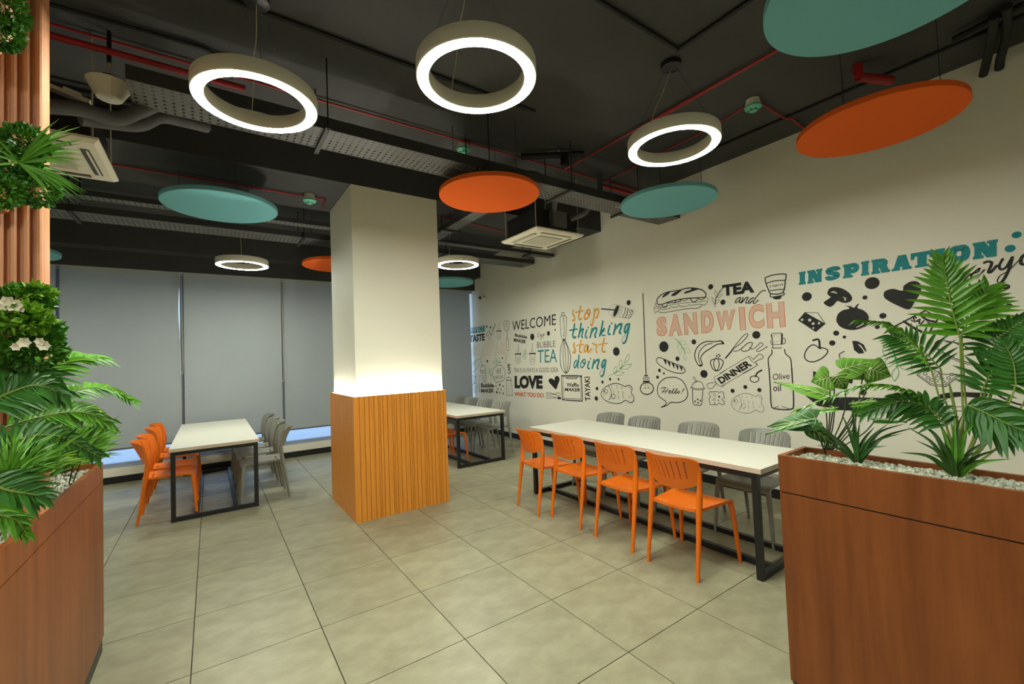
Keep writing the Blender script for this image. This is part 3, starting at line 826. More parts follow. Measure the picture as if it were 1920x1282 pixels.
a.line([(1115, 470), (1130, 720)], 12).line([(1150, 470), (1142, 720)], 12).line([(1112, 735), (1150, 725), (1180, 745), (1192, 1020), (1160, 1080), (1125, 1040)], 15, True).done()
a = Art(I_, 'bread loaf drawing at the corner', 'ink_black', 'Y2').line([(80, 330), (150, 250), (260, 185), (300, 210), (260, 330), (180, 450), (100, 540)], 10)
for x, y in ((125, 320), (160, 275), (195, 240), (232, 210)): a.line([(x, y), (x + 3, y + 60)], 9)
a.done()
a = Art(I_, 'tall iced drink drawing under the bread', 'ink_black', 'Y2').line([(285, 480), (300, 400), (360, 340), (430, 390), (438, 480)], 11).line([(280, 475), (360, 495), (440, 475)], 12).line([(290, 490), (385, 770), (440, 765), (445, 490)], 14).line([(320, 240), (350, 350), (365, 420)], 12)
a.line([(340, 560), (400, 540), (420, 620), (380, 650), (420, 720)], 10).line([(330, 520), (430, 560)], 8).done()
leafy(Art(I_, 'small green twig beside the speech bubble', 'ink_green', 'Y2'), [(590, 720), (560, 620), (545, 480), (555, 320)], [((560, 620), (490, 540), .2), ((575, 660), (600, 560), .2), ((548, 520), (490, 420), .2), ((548, 520), (600, 440), .2)], 6).done()
leafy(Art(I_, 'small green twig above the speech bubble', 'ink_green', 'Y2'), [(900, 310), (830, 270), (750, 250)], [((830, 270), (780, 170), .2), ((760, 250), (670, 160), .2), ((760, 250), (610, 295), .2), ((830, 280), (700, 325), .2)], 6).done()
a = Art('dot', 'black dot around the speech bubble', 'ink_black', 'Y2').dot(482, 240, 38).dot(886, 160, 26)
for x, y, r in ((710, 908, 22), (815, 872, 34), (905, 912, 24), (768, 978, 24), (852, 998, 22), (735, 1070, 36), (812, 1080, 20), (910, 1098, 25)): a.dot(x, y, r)
a.done()
Art(I_, 'round speech bubble drawing', 'ink_black', 'Y2').line([(785, 350), (680, 400), (620, 530), (640, 690), (715, 790), (705, 828), (765, 790), (880, 770), (950, 680), (945, 480), (880, 380)], 12, True).done()
Art(L, 'thin words HAVE A NICE DAY in the bubble', 'ink_grey', 'Y2').text('HAVE', (722, 585), (852, 578), (722, 435)).text('A NICE DAY!', (650, 715), (912, 705), (650, 630)).done()
Art(L, 'black upright word CAFE', 'ink_black', 'Y2').text('CAFE', (1105, 585), (1092, 310), (1035, 585), .03).done()
for crop, q, nm in (('Y2', [((315, 945), (655, 945), (315, 830)), ((315, 1080), (655, 1080), (315, 975))], 'lower'), ('Y3', [((120, 590), (385, 640), (130, 525)), ((95, 700), (360, 745), (105, 625))], 'upper')):
    Art(L, 'black words Bubble MAKER, ' + nm + ' copy', 'ink_black', crop).text('Bubble', *q[0], .035).text('MAKER', *q[1], .035).done()
a = Art(I_, 'cheese grater drawing', 'ink_black', 'Y2').line([(990, 760), (990, 1150), (1160, 1165), (1130, 760)], 15, True, False).line([(995, 755), (1005, 690), (1050, 672), (1100, 690), (1122, 755)], 15).line([(1010, 750), (1110, 750)], 10)
for y in range(800, 1140, 42):
    for x in range(1015, 1130, 26): a.dot(x + (y - 800) * .04, y, 7)
a.done()
a = Art(I_, 'rolling pin and spoon drawings at the corner', 'ink_black', 'Y2').line([(75, 640), (110, 640), (115, 840), (75, 860)], 12).line([(140, 640), (180, 640), (150, 690), (175, 740), (120, 830), (200, 830)], 11).line([(110, 880), (130, 1040), (170, 1075), (205, 1030), (190, 870)], 11).line([(160, 900), (160, 1020)], 14).line([(245, 650), (265, 625), (282, 660), (270, 800), (280, 1060)], 8).line([(235, 850), (240, 960), (280, 1065), (285, 850)], 8)
a.done()
# --- WELCOME
Art(L, 'black word WELCOME', 'ink_black', 'Y3').text('WELCOME', (65, 470), (1020, 335), (65, 262), .0).done()
a = Art('dot', 'black dot around the script word try', 'ink_black', 'Y3').dot(502, 598, 72).dot(856, 522, 50).dot(1002, 445, 20); a.done()
Art(L, 'thin script word try', 'ink_grey', 'Y3').line([(655, 485), (615, 600), (660, 580), (690, 535), (680, 590), (720, 540), (705, 590), (760, 525), (720, 620), (690, 665), (685, 630), (775, 545)], 9).line([(600, 545), (660, 535)], 7).done()
cup('short lidded cup drawing', 'Y3', 192, 960, 68, 42, 215, [(188, 970), (197, 765)])
cup('tall lidded cup drawing beside the word tea', 'Y3', 505, 950, 72, 46, 235, [(498, 960), (507, 740)])
leafy(Art(I_, 'green twig between two cups', 'ink_green', 'Y3'), [(358, 820), (355, 900), (345, 1000), (300, 1110)], [((356, 890), (395, 980), .2), ((352, 890), (315, 960), .2), ((345, 970), (290, 1040), .2), ((350, 960), (365, 1090), .2)], 6).done()
Art(L, 'thin grey word BUBBLE', 'ink_grey', 'Y3').text('BUBBLE', (608, 845), (1005, 815), (608, 715)).done()
Art(L, 'thin teal word TEA', 'ink_teal', 'Y3').text('TEA', (620, 1165), (1045, 1150), (620, 890)).done()
Art(L, 'thin grey words TEA IS ALWAYS A GOOD IDEA', 'ink_grey', 'Y4').text('TEA IS ALWAYS A GOOD IDEA', (105, 215), (1105, 212), (105, 120)).done()
Art(L, 'heavy black word LOVE', 'ink_black', 'Y4').text('LOVE', (120, 575), (750, 590), (120, 290), .06).done()
Art(L, 'orange-red words WHAT YOU DO', 'ink_red', 'Y4').text('WHAT YOU DO', (115, 745), (775, 785), (115, 650), .03).done()
Art(I_, 'black heart drawing beside the word love', 'ink_black', 'Y4').poly([(1050, 595), (960, 510), (895, 435), (890, 380), (930, 350), (985, 365), (1012, 395), (1030, 320), (1075, 295), (1120, 325), (1130, 395), (1095, 490)], True).done()
Art(I_, 'spoon and brush drawings', 'ink_grey', 'Y4').line([(830, 690), (870, 668), (1035, 700), (1090, 670), (1145, 690), (1140, 730), (1085, 742), (1035, 710), (870, 718)], 12, True).line([(830, 770), (870, 745), (1035, 775), (1095, 760)], 10).line([(830, 780), (870, 798), (1035, 790), (1090, 815)], 10).done()
Art(I_, 'dark brush head', 'ink_black', 'Y4').poly([(1092, 765), (1165, 772), (1165, 820), (1092, 815)]).done()
a = Art(I_, 'whisk drawing', 'ink_black', 'K2').line([(62, 310), (75, 290), (105, 290), (122, 305), (125, 330), (115, 525), (75, 525), (58, 340)], 6, True).line([(72, 290), (76, 262), (95, 258), (105, 290)], 7)
a.line([(95, 530), (62, 640), (60, 780), (85, 860), (120, 888), (152, 850), (168, 740), (150, 640), (105, 535)], 8).line([(98, 530), (88, 660), (95, 800), (120, 885), (140, 800), (140, 660), (104, 530)], 7).line([(100, 530), (112, 700), (120, 885)], 6).done()
Art(L, 'small upright words good morning on the whisk handle', 'ink_black', 'K2').text('good morning', (84, 305), (90, 505), (106, 305)).done()
a = Art(I_, 'waffle iron drawing', 'ink_black', 'Y4').line([(1180, 330), (1210, 290), (1600, 295), (1625, 340), (1640, 820), (1605, 858), (1230, 830), (1195, 790)], 22, True).line([(1215, 345), (1235, 318), (1580, 322), (1600, 350), (1610, 790), (1580, 815), (1250, 798), (1225, 770)], 11, True)
a.line([(1285, 340), (1300, 325), (1500, 325), (1520, 342), (1500, 355), (1300, 355)], 14, True).done()
Art(L, 'black words Waffle MAKER', 'ink_black', 'Y4').text('Waffle', (1290, 540), (1565, 545), (1290, 450), .02).text('MAKER', (1245, 635), (1590, 650), (1262, 560), .03).done()
Art(L, 'black upright word TAYAKI', 'ink_black', 'Y4').text('TAYAKI', (1830, 855), (1810, 310), (1708, 855), .02).done()
# --- stop thinking start doing (brush script)
def brush(label, m, crop, strokes):
    a = Art(L, label, m, crop)
    for w, pts in strokes: a.line(pts, w)
    a.done()
brush('yellow-orange script word stop', 'ink_yellow', 'Z1', [(58, [(205, 310), (195, 370), (215, 430), (242, 500), (230, 550), (190, 560)]), (52, [(390, 195), (375, 310), (348, 430), (350, 510), (385, 535), (415, 520)]), (34, [(265, 358), (350, 330), (460, 308)]),
      (46, [(560, 300), (510, 400), (490, 490), (530, 525), (590, 470), (635, 370), (620, 290), (575, 290), (560, 350), (590, 395), (640, 340)]), (54, [(755, 270), (745, 400), (725, 560), (690, 680), (660, 665)]), (52, [(755, 330), (800, 270), (850, 275), (855, 360), (825, 460), (790, 490)]), (10, [(650, 670), (640, 610), (690, 520), (740, 470)])])
brush('teal script word thinking', 'ink_teal', 'Z1', [(56, [(240, 655), (220, 800), (195, 930), (225, 1000), (265, 985)]), (40, [(115, 815), (210, 795), (305, 775)]), (56, [(405, 635), (385, 790), (340, 985)]), (46, [(360, 900), (420, 800), (460, 770), (450, 850), (425, 960), (445, 990)]),
      (48, [(555, 800), (520, 920), (520, 985), (555, 1000)]), (48, [(588, 735), (590, 737)]), (50, [(690, 760), (670, 880), (635, 995)]), (54, [(660, 890), (740, 770), (800, 755), (800, 830), (762, 940), (780, 985)]),
      (54, [(965, 580), (940, 740), (885, 955)]), (34, [(905, 880), (980, 790), (1005, 760), (990, 830), (925, 880), (960, 940), (1030, 940)]), (52, [(1145, 690), (1110, 830), (1110, 900), (1155, 915)]), (52, [(1195, 630), (1197, 632)]),
      (58, [(1290, 660), (1275, 790), (1240, 910)]), (60, [(1255, 820), (1370, 680), (1445, 650), (1435, 740), (1395, 850), (1425, 890)]), (62, [(1640, 650), (1570, 680), (1525, 790), (1530, 860), (1570, 850), (1630, 720)]),
      (54, [(1655, 650), (1620, 850), (1580, 1010), (1545, 1110), (1490, 1145)]), (12, [(1475, 1140), (1450, 1080), (1480, 1000), (1560, 900)])])
brush('yellow-orange script word start', 'ink_yellow', 'Z2', [(56, [(230, 190), (215, 250), (240, 320), (260, 370), (245, 420), (200, 415)]), (48, [(405, 105), (390, 220), (365, 330), (370, 400), (420, 420)]), (32, [(285, 248), (370, 228), (475, 215)]),
      (48, [(560, 220), (510, 260), (490, 350), (510, 405), (555, 350), (585, 250), (580, 340), (590, 410), (625, 400), (670, 330)]), (40, [(700, 185), (760, 215), (815, 240), (790, 310), (800, 400), (825, 420)]), (8, [(735, 250), (725, 330), (695, 430)]),
      (50, [(1000, 60), (980, 180), (950, 310), (960, 390), (1025, 405)]), (32, [(860, 225), (960, 200), (1080, 182)])])
brush('teal script word doing', 'ink_teal', 'Z2', [(40, [(285, 620), (240, 680), (225, 770), (250, 815), (290, 740), (320, 640)]), (48, [(350, 490), (345, 620), (315, 760), (330, 815)]), (34, [(470, 610), (410, 680), (390, 770), (430, 810), (490, 740), (520, 640), (490, 600), (450, 630), (470, 700), (520, 680)]),
      (46, [(615, 650), (580, 760), (585, 820), (620, 835)]), (44, [(650, 578), (652, 580)]), (50, [(740, 610), (720, 720), (695, 825)]), (52, [(710, 740), (800, 630), (865, 610), (855, 690), (820, 800), (845, 835)]), (52, [(1030, 610), (975, 640), (940, 740), (950, 800), (990, 760), (1030, 670)]),
      (48, [(1045, 620), (1020, 790), (990, 950), (960, 1020), (920, 1030)]), (11, [(905, 1020), (885, 960), (930, 870), (990, 790)])])
a = Art(I_, 'tipped lidded cup drawing after the word stop', 'ink_black', 'Z1').line([(930, 258), (1280, 290)], 30, smooth=False).poly([(1340, 170), (1375, 185), (1365, 260), (1320, 380), (1265, 455), (1240, 440), (1245, 350), (1290, 240)], True)
a.line([(1375, 150), (1390, 200), (1340, 360), (1260, 480)], 9).line([(1330, 145), (1250, 280), (1215, 440), (1260, 485)], 9).line([(1320, 140), (1200, 165), (1125, 270), (1125, 370), (1215, 455)], 5).line([(1400, 180), (1740, 290)], 5, smooth=False).line([(1300, 455), (1650, 510)], 5, smooth=False)
for x, y, w in ((1420, 200, 6), (1470, 210, 8), (1550, 240, 18), (1615, 260, 22)): a.line([(x, y), (x - 20, y + 110), (x - 75, y + 235)], w)
a.line([(1740, 290), (1735, 380), (1650, 510)], 8)
for x, y in ((1700, 300), (1670, 360), (1700, 400), (1640, 420), (1680, 460), (1630, 480), (1650, 310), (1720, 330)): a.dot(x, y, 16)
a.done()
Art('dot', 'black dot near stop thinking start doing', 'ink_black', 'Z1').dot(1630, 100, 68).cr('Z2').dot(1312, 395, 112).cr('Y5').dot(438, 520, 34).dot(640, 524, 27).dot(254, 590, 38).dot(122, 748, 42).dot(106, 984, 54).done()
leafy(Art(I_, 'green twig drawing above the fish', 'ink_green', 'Z2'), [(1100, 1035), (1250, 960), (1410, 840), (1530, 690)], [((1250, 960), (1310, 775), .22), ((1250, 965), (1510, 940), .22), ((1410, 840), (1420, 600), .2), ((1420, 845), (1705, 720), .2), ((1530, 690), (1640, 460), .18)], 9).done()
def fish(label, m, crop, k, dx, dy, thick):
    a = Art(I_, label, m, crop); f = lambda pts: [(x * k + dx, y * k + dy) for x, y in pts]
    a.line(f([(220, 880), (280, 750), (440, 650), (580, 625), (700, 650), (805, 700), (880, 665), (950, 700), (965, 770), (945, 850), (1000, 930), (1005, 1030), (950, 1080), (880, 1065), (800, 1030), (690, 1095), (560, 1105), (400, 1070), (270, 980)]), thick, True)
    a.line(f([(395, 680), (450, 770), (465, 880), (440, 970), (405, 1020)]), thick * .9).ring(*f([(330, 815)])[0], 48 * k, 48 * k, thick * .8).dot(*f([(305, 812)])[0], 18 * k)
    a.line(f([(270, 930), (285, 905), (300, 915)]), thick * .5).ring(*f([(515, 935)])[0], 45 * k, 55 * k, thick * .8)
    for x, y in ((480, 700), (600, 700), (720, 720), (525, 815), (640, 840), (745, 850), (640, 960), (755, 945)): a.line(f([(x - 18, y - 35), (x + 8, y), (x - 5, y + 38)]), thick * .55)
    for x, y in ((900, 710), (920, 750), (900, 960), (940, 920)): a.line(f([(x - 20, y - 18), (x + 25, y + 15)]), thick * .55)
    a.done()
fish('fish-shaped cake drawing under the green twig', 'ink_black', 'Y5', 1, 0, 0, 17)
fish('thin fish-shaped cake drawing beside the oil bottle', 'ink_grey', 'Z8', .93, 170, -15 , 9)
a = Art(I_, 'hanging light bulb drawing on a long cord', 'ink_black', 'P').line([(1205.5, 550), (1211.5, 704)], 2.0, smooth=False).cr('Y5').line([(1262, 440), (1340, 440)], 30, smooth=False).line([(1235, 575), (1385, 575)], 34, smooth=False).ring(1322, 745, 158, 142, 26)
a.done()
a = Art(I_, 'grey bulb thread and filament', 'ink_grey', 'Y5').line([(1228, 487), (1383, 487)], 18, smooth=False).line([(1228, 525), (1383, 525)], 18, smooth=False).line([(1290, 600), (1285, 730), (1250, 740), (1320, 735), (1390, 740), (1350, 700), (1335, 600)], 8); a.done()
# --- TEA and SANDWICH
a = Art(I_, 'baguette sandwich drawing', 'ink_black', 'Z3').line([(165, 760), (175, 680), (280, 580), (450, 510), (720, 470), (900, 420), (1100, 410), (1300, 450), (1410, 540), (1420, 620), (1390, 645), (1150, 665), (900, 680), (600, 730), (400, 790), (290, 830), (190, 830)], 26, True)
for q in ([(300, 650), (330, 590), (400, 540), (500, 500), (470, 560), (380, 620), (320, 655)], [(530, 600), (560, 560), (660, 500), (800, 460), (720, 540), (640, 600), (560, 615)], [(860, 545), (900, 500), (1040, 450), (1050, 420), (1250, 430), (1150, 470), (1000, 520), (900, 550)]): a.poly(q, True)
a.line([(130, 790), (140, 870), (250, 890), (310, 860)], 16).line([(310, 820), (320, 890), (400, 880), (430, 810)], 18).line([(440, 800), (540, 780), (620, 790), (640, 740)], 20).line([(620, 780), (760, 750), (780, 700)], 24).line([(790, 720), (880, 740), (960, 690)], 14).line([(1020, 690), (1090, 760), (1140, 760), (1220, 690)], 22).line([(1230, 690), (1320, 715), (1400, 660)], 18).line([(1450, 655), (1480, 690), (1430, 740), (1200, 770), (900, 790), (600, 830), (400, 880)], 11)
a.line([(75, 900), (110, 940), (90, 1000), (105, 1050), (230, 980), (260, 945), (290, 970), (500, 930), (540, 885), (580, 915), (690, 895), (730, 840), (760, 890)], 13, smooth=False).line([(760, 885), (950, 880), (990, 830), (1030, 860), (1180, 830), (1320, 830), (1390, 855), (1480, 755)], 12, smooth=False).line([(120, 890), (140, 930), (300, 920), (420, 890)], 12).line([(215, 1030), (350, 1040), (700, 980), (980, 935), (1200, 930), (1330, 855)], 14)
a.done()
leafy(Art(I_, 'black twig drawing before the word tea', 'ink_black', 'Z3'), [(1655, 915), (1660, 780), (1710, 610), (1870, 390)], [((1655, 820), (1575, 650), .2), ((1665, 820), (1765, 700), .2), ((1700, 645), (1655, 465), .2), ((1705, 650), (1850, 565), .2), ((1750, 545), (1870, 390), .15)], 8, 16).done()
Art('dot', 'black dot by the sandwich and tea words', 'ink_black', 'Z3').dot(1545, 378, 68).dot(1860, 775, 68).done()
Art(L, 'heavy black word TEA', 'ink_black', 'Z4').text('TEA', (205, 622), (1030, 520), (190, 335), .055).done()
brush('black script word and', 'ink_black', 'Z4', [(26, [(665, 650), (590, 680), (535, 760), (560, 790), (640, 720), (670, 650), (640, 760), (660, 790), (720, 720)]), (26, [(735, 650), (720, 700), (690, 795), (800, 670), (860, 650), (830, 720), (800, 790), (840, 795)]), (30, [(1010, 660), (930, 690), (870, 770), (900, 800), (980, 730)]), (26, [(1310, 480), (1250, 475), (1160, 540), (1040, 690), (995, 790), (1030, 805), (1120, 720)])])
a = Art(I_, 'cup with striped bands drawing above the word sandwich', 'ink_black', 'Z4').line([(1300, 165), (1340, 130), (1500, 75), (1690, 50), (1810, 50), (1840, 80), (1820, 220), (1755, 520), (1460, 560), (1380, 440), (1320, 280)], 27, True).line([(1335, 290), (1550, 225), (1810, 210)], 24).line([(1430, 480), (1600, 455), (1770, 440)], 22)
a.line([(1460, 560), (1430, 600), (1460, 640), (1600, 625), (1780, 580), (1780, 540), (1740, 525)], 26).poly([(1490, 645), (1740, 615), (1690, 690), (1590, 705), (1520, 690)])
for x, y in ((1435, 370), (1500, 355), (1550, 360), (1585, 350), (1630, 340), (1685, 330), (1745, 322)): a.line([(x, y - 20), (x + 2, y + 15)], 18, smooth=False)
a.done()
for i, (ch, bl, br, tl) in enumerate([('S', (148, 595), (232, 590), (142, 435)), ('A', (250, 597), (360, 588), (250, 415)), ('N', (385, 585), (497, 580), (372, 400)), ('D', (532, 572), (635, 560), (524, 385)), ('W', (690, 548), (790, 540), (672, 380)), ('I', (862, 545), (910, 543), (848, 348)), ('C', (940, 535), (1068, 522), (930, 335)), ('H', (1098, 528), (1250, 515), (1084, 318))]):
    if ch == 'W': bl, br, tl = (655, 548), (815, 535), (655, 385)
    Art(L, 'hatched orange outlined letter ' + ch + ' of the word sandwich', 'ink_orange', 'K3').outline(ch, bl, br, tl, 4.6, .055, 8.5).done()
Art('dot', 'black dot among banana, bread and rolling pin', 'ink_black', 'Z5').dot(340, 408, 138).dot(1112, 285, 66).dot(692, 718, 58).dot(228, 1016, 44).cr('Z7').dot(342, 135, 28).dot(180, 232, 42).dot(1372, 148, 100).cr('Z6').dot(938, 212, 88).cr('Z8').dot(405, 510, 46).dot(692, 425, 44).dot(1008, 492, 46).done()
leafy(Art(I_, 'pale green twig drawing under the word sandwich', 'ink_green', 'Z5'), [(610, 185), (720, 280), (840, 460), (900, 600)], [((735, 270), (925, 355), -.25), ((700, 300), (715, 435), .2), ((845, 440), (1025, 570), -.25), ((800, 430), (760, 600), .2), ((870, 550), (912, 765), .18)], 6, 16).done()
a = Art(I_, 'banana drawing', 'ink_black', 'Z5').line([(1330, 880), (1260, 905), (1180, 800), (1135, 650), (1170, 480), (1290, 340), (1450, 275), (1650, 280), (1810, 260), (1880, 320), (1860, 335), (1720, 345), (1560, 440), (1380, 560), (1290, 690), (1310, 800)], 26, True).line([(1265, 840), (1230, 680), (1260, 530), (1370, 400), (1480, 340), (1590, 330)], 20).poly([(1800, 255), (1880, 320), (1850, 340), (1820, 300)]); a.poly([(1240, 880), (1330, 850), (1330, 890), (1265, 910)]).done()
a = Art(I_, 'bell pepper drawing', 'ink_black', 'Z5').line([(1660, 720), (1560, 760), (1540, 830), (1590, 960), (1650, 1015), (1700, 1030), (1780, 1000), (1850, 880), (1865, 790), (1800, 730), (1720, 720)], 24, True).line([(1650, 730), (1620, 820), (1640, 940), (1690, 1020), (1740, 960), (1765, 850), (1740, 740)], 22).line([(1680, 710), (1700, 640), (1750, 610), (1790, 640), (1735, 690)], 22); a.done()
a = Art(I_, 'small baguette drawing', 'ink_black', 'Z5').line([(150, 770), (180, 700), (250, 690), (420, 760), (640, 850), (820, 920), (880, 1000), (870, 1070), (760, 1090), (600, 1070), (400, 990), (220, 870)], 20, True)
for x, y in ((330, 740), (430, 790), (540, 830), (640, 880), (740, 910)): a.poly([(x, y), (x + 70, y + 20), (x + 75, y + 80), (x + 58, y + 130), (x + 30, y + 60)], True)
a.done()
brush('thin black script word for', 'ink_black', 'Z6', [(15, [(245, 735), (350, 600), (480, 430), (640, 240), (735, 185), (735, 240), (600, 390), (420, 530), (460, 580), (560, 550), (640, 480)]), (30, [(245, 735), (310, 660), (390, 565)]), (17, [(640, 490), (740, 400), (840, 385), (840, 450), (770, 550), (650, 580), (600, 540), (640, 480)]), (14, [(780, 500), (860, 530), (960, 460), (1035, 390), (1090, 430), (1000, 510), (940, 570), (1010, 580), (1190, 470)])])
a = Art(I_, 'rolling pin drawing', 'ink_black', 'Z6').line([(770, 690), (120, 1075)], 10, smooth=False).line([(770, 700), (830, 790), (960, 890)], 12).line([(800, 690), (870, 760)], 10).line([(870, 770), (950, 690), (1020, 640), (1090, 690), (1080, 740), (980, 780), (910, 820)], 14).line([(920, 820), (970, 880), (940, 910), (640, 1075)], 12, smooth=False)
a.cr('Z7').line([(1920, 60), (1640, 230)], 9, smooth=False).line([(1630, 250), (1700, 390), (1820, 470), (1930, 400)], 12).line([(1680, 365), (1500, 390), (1450, 440), (1480, 510), (1570, 520), (1700, 390)], 13).done()
Art(I_, 'rolling pin lower edge', 'ink_black', 'Z8').line([(150, 410), (860, 0)], 10, smooth=False).done()
Art(L, 'heavy black slanted word DINNER on the rolling pin', 'ink_black', 'K3').text('DINNER', (700, 1008), (968, 845), (660, 960), .045).done()
a = Art(I_, 'speech bubble drawing around the word hello', 'ink_black', 'Z7').line([(560, 235), (380, 260), (220, 390), (175, 560), (220, 720), (400, 870), (370, 950), (270, 1010), (430, 950), (515, 880), (700, 885), (880, 820), (955, 680), (920, 500), (830, 340), (700, 255)], 22, True); a.done()
brush('black script word Hello in the bubble', 'ink_black', 'Z7', [(17, [(265, 540), (310, 500), (400, 500)]), (18, [(375, 510), (330, 590), (300, 640)]), (18, [(450, 520), (400, 600), (370, 650)]), (15, [(290, 600), (440, 580)]), (18, [(470, 620), (520, 590), (500, 570), (465, 620), (490, 650), (540, 620), (610, 520), (560, 620), (575, 650), (620, 620), (690, 520), (640, 620), (650, 650), (700, 610), (740, 590), (740, 630), (700, 645), (705, 605)]), (22, [(870, 520), (820, 600)]), (24, [(797, 642), (799, 644)])])
a = Art(I_, 'bubble tea cup drawing beside the hello bubble', 'ink_black', 'Z7').line([(1065, 490), (1090, 400), (1200, 335), (1310, 370), (1370, 490)], 15).line([(1040, 490), (1200, 530), (1380, 510), (1370, 540), (1200, 560), (1060, 525)], 13, True).line([(1075, 540), (1095, 900), (1200, 945), (1310, 920), (1345, 550)], 18).line([(1090, 225), (1115, 215), (1200, 360), (1170, 380)], 13, True, False)
for x, y in ((1145, 855), (1212, 805), (1285, 835), (1220, 890)): a.dot(x, y, 22)
a.done()
a = Art(I_, 'square cheese drawing', 'ink_black', 'Z7').line([(1510, 615), (1720, 600), (1760, 640), (1790, 610), (1870, 610), (1900, 770), (1830, 800), (1890, 850), (1900, 930), (1840, 945), (1770, 890), (1700, 945), (1530, 935), (1505, 770), (1545, 730), (1505, 680)], 16, True, False).dot(1765, 735, 26).dot(1743, 825, 17).dot(1650, 905, 17).ring(1650, 688, 32, 32, 9).ring(1635, 808, 32, 30, 9); a.done()
a = Art(I_, 'cherry drawing', 'ink_black', 'Z8').ring(898, 245, 98, 72, 20).line([(920, 190), (960, 110), (1060, 45)], 34); a.done()
a = Art(I_, 'olive oil bottle drawing', 'ink_black', 'Z6').line([(1285, 550), (1290, 630), (1215, 730), (1210, 850), (1235, 1080)], 22).line([(1575, 540), (1600, 640), (1700, 730), (1725, 850), (1740, 1080)], 22).line([(1270, 210), (1300, 180), (1520, 175), (1530, 220), (1520, 420), (1320, 430)], 14, True, False).poly([(1500, 180), (1535, 190), (1535, 420), (1490, 440)]).line([(1285, 210), (1310, 430), (1310, 505)], 16).line([(1540, 290), (1580, 300), (1590, 390), (1545, 420)], 14).line([(1270, 330), (1270, 410), (1310, 440)], 12).line([(1290, 510), (1510, 505)], 16)
for x, y in ((1340, 235), (1425, 250), (1480, 215), (1380, 210), (1345, 370), (1410, 360), (1460, 350), (1440, 430), (1370, 430)): a.dot(x, y, 8)
a.cr('Z8').line([(1225, 0), (1255, 450), (1275, 820), (1340, 905), (1600, 935), (1750, 910), (1775, 850), (1775, 600), (1735, 0)], 26).line([(1345, 890), (1440, 860)], 12).line([(1520, 860), (1690, 920)], 12).done()
Art(L, 'black words Olive oil on the bottle', 'ink_black', 'Z8').text('Olive', (1310, 265), (1685, 240), (1310, 130)).text('oil', (1318, 518), (1490, 520), (1318, 365), .01).done()
# --- INSPIRATION every day
def slab(ch):
    R = lambda x0, y0, x1, y1: ('q', [(x0, y0), (x1, y0), (x1, y1), (x0, y1)])
    if ch == 'I': return [R(.12, 0, .88, 1), R(0, 0, 1, .17), R(0, .83, 1, 1)]
    if ch == 'N': return [R(.06, 0, .36, 1), R(0, 0, .44, .18), R(0, .82, .38, 1), R(.66, 0, .95, 1), R(.58, .82, 1, 1), ('q', [(.56, 0), (.95, 0), (.48, 1), (.06, 1)])]
    if ch == 'P': return [R(.08, 0, .50, 1), R(0, 0, .62, .18), R(0, .82, .5, 1), ('l', [(.46, .85), (.74, .83), (.84, .66), (.74, .47), (.46, .45)], .32)]
    if ch == 'R': return [R(.06, 0, .40, 1), R(0, 0, .48, .18), R(0, .82, .42, 1), ('l', [(.36, .85), (.64, .83), (.74, .69), (.64, .55), (.36, .53)], .30), ('q', [(.56, 0), (1, 0), (.82, .5), (.40, .5)]), R(.56, 0, 1.0, .17)]
    if ch == 'A': return [('q', [(.05, 0), (.38, 0), (.62, 1), (.32, 1)]), ('q', [(.58, 0), (.97, 0), (.72, 1), (.36, 1)]), R(0, 0, .43, .17), R(.53, 0, 1, .17), R(.26, .22, .74, .44)]
    if ch == 'T': return [R(.30, 0, .72, 1), R(.20, 0, .82, .17), R(0, .74, 1, 1), R(0, .56, .17, .8), R(.83, .56, 1, .8)]
    if ch == 'O': return [('l', [(.5, .84), (.27, .80), (.19, .5), (.27, .20), (.5, .16), (.73, .20), (.81, .5), (.73, .80), (.5, .84)], .37)]
    if ch == 'S': return [('l', [(.86, .68), (.80, .81), (.5, .85), (.22, .77), (.24, .61), (.5, .52), (.76, .41), (.79, .25), (.5, .15), (.22, .18), (.13, .34)], .32)]
base = lambda x: 534.4 - (x - 1498) * .146
topl = lambda x: 510.5 - (x - 1497) * .1667
for ch, x0, x1 in [('I', 1498, 1511), ('N', 1514, 1542), ('S', 1547, 1576), ('P', 1580.5, 1611), ('I', 1614.5, 1630), ('R', 1634, 1669), ('A', 1672, 1709.5), ('T', 1707.5, 1750), ('I', 1753, 1772), ('O', 1778, 1819), ('N', 1824, 1871)]:
    a = Art(L, 'heavy teal slab letter ' + ch + ' of the word inspiration', 'ink_teal')
    A, B, T = a.w((x0, base(x0))), a.w((x1, base(x1))), a.w((x0, topl(x0)))
    mp = lambda x, y: A + (B - A) * x + (T - A) * y
    for s_ in slab(ch):
        if s_[0] == 'q': a.put([mp(*p) for p in s_[1]], [(0, 1, 2, 3)])
        else: a.raw([Vector((v.x, v.y)) for v in spline([(*mp(*p), 0) for p in s_[1]], 6)], s_[2] * (T - A).length, taper=(1, 1))
    a.done()
Art('dot', 'teal dot after the word inspiration', 'ink_teal', 'Y7').dot(1578, 130, 40).dot(1500, 294, 44).done()
brush('black script word everyday running out of frame', 'ink_black', 'Y7', [(16, [(840, 700), (900, 620), (960, 580), (930, 640), (870, 660), (870, 715), (930, 690), (1020, 600)]), (16, [(1030, 620), (1090, 560), (1135, 530), (1110, 575), (1040, 600), (1040, 655), (1100, 640), (1190, 550)]), (26, [(1190, 465), (1230, 450), (1280, 470), (1240, 570), (1270, 575), (1340, 500)]), (24, [(1410, 420), (1370, 500), (1390, 545), (1450, 520), (1520, 410)]), (28, [(1525, 400), (1490, 530), (1440, 640), (1390, 710)]), (10, [(1390, 710), (1345, 690), (1380, 620), (1480, 560), (1610, 430)]), (30, [(1700, 350), (1640, 400), (1630, 470), (1680, 480), (1760, 400), (1760, 480), (1800, 470)])])
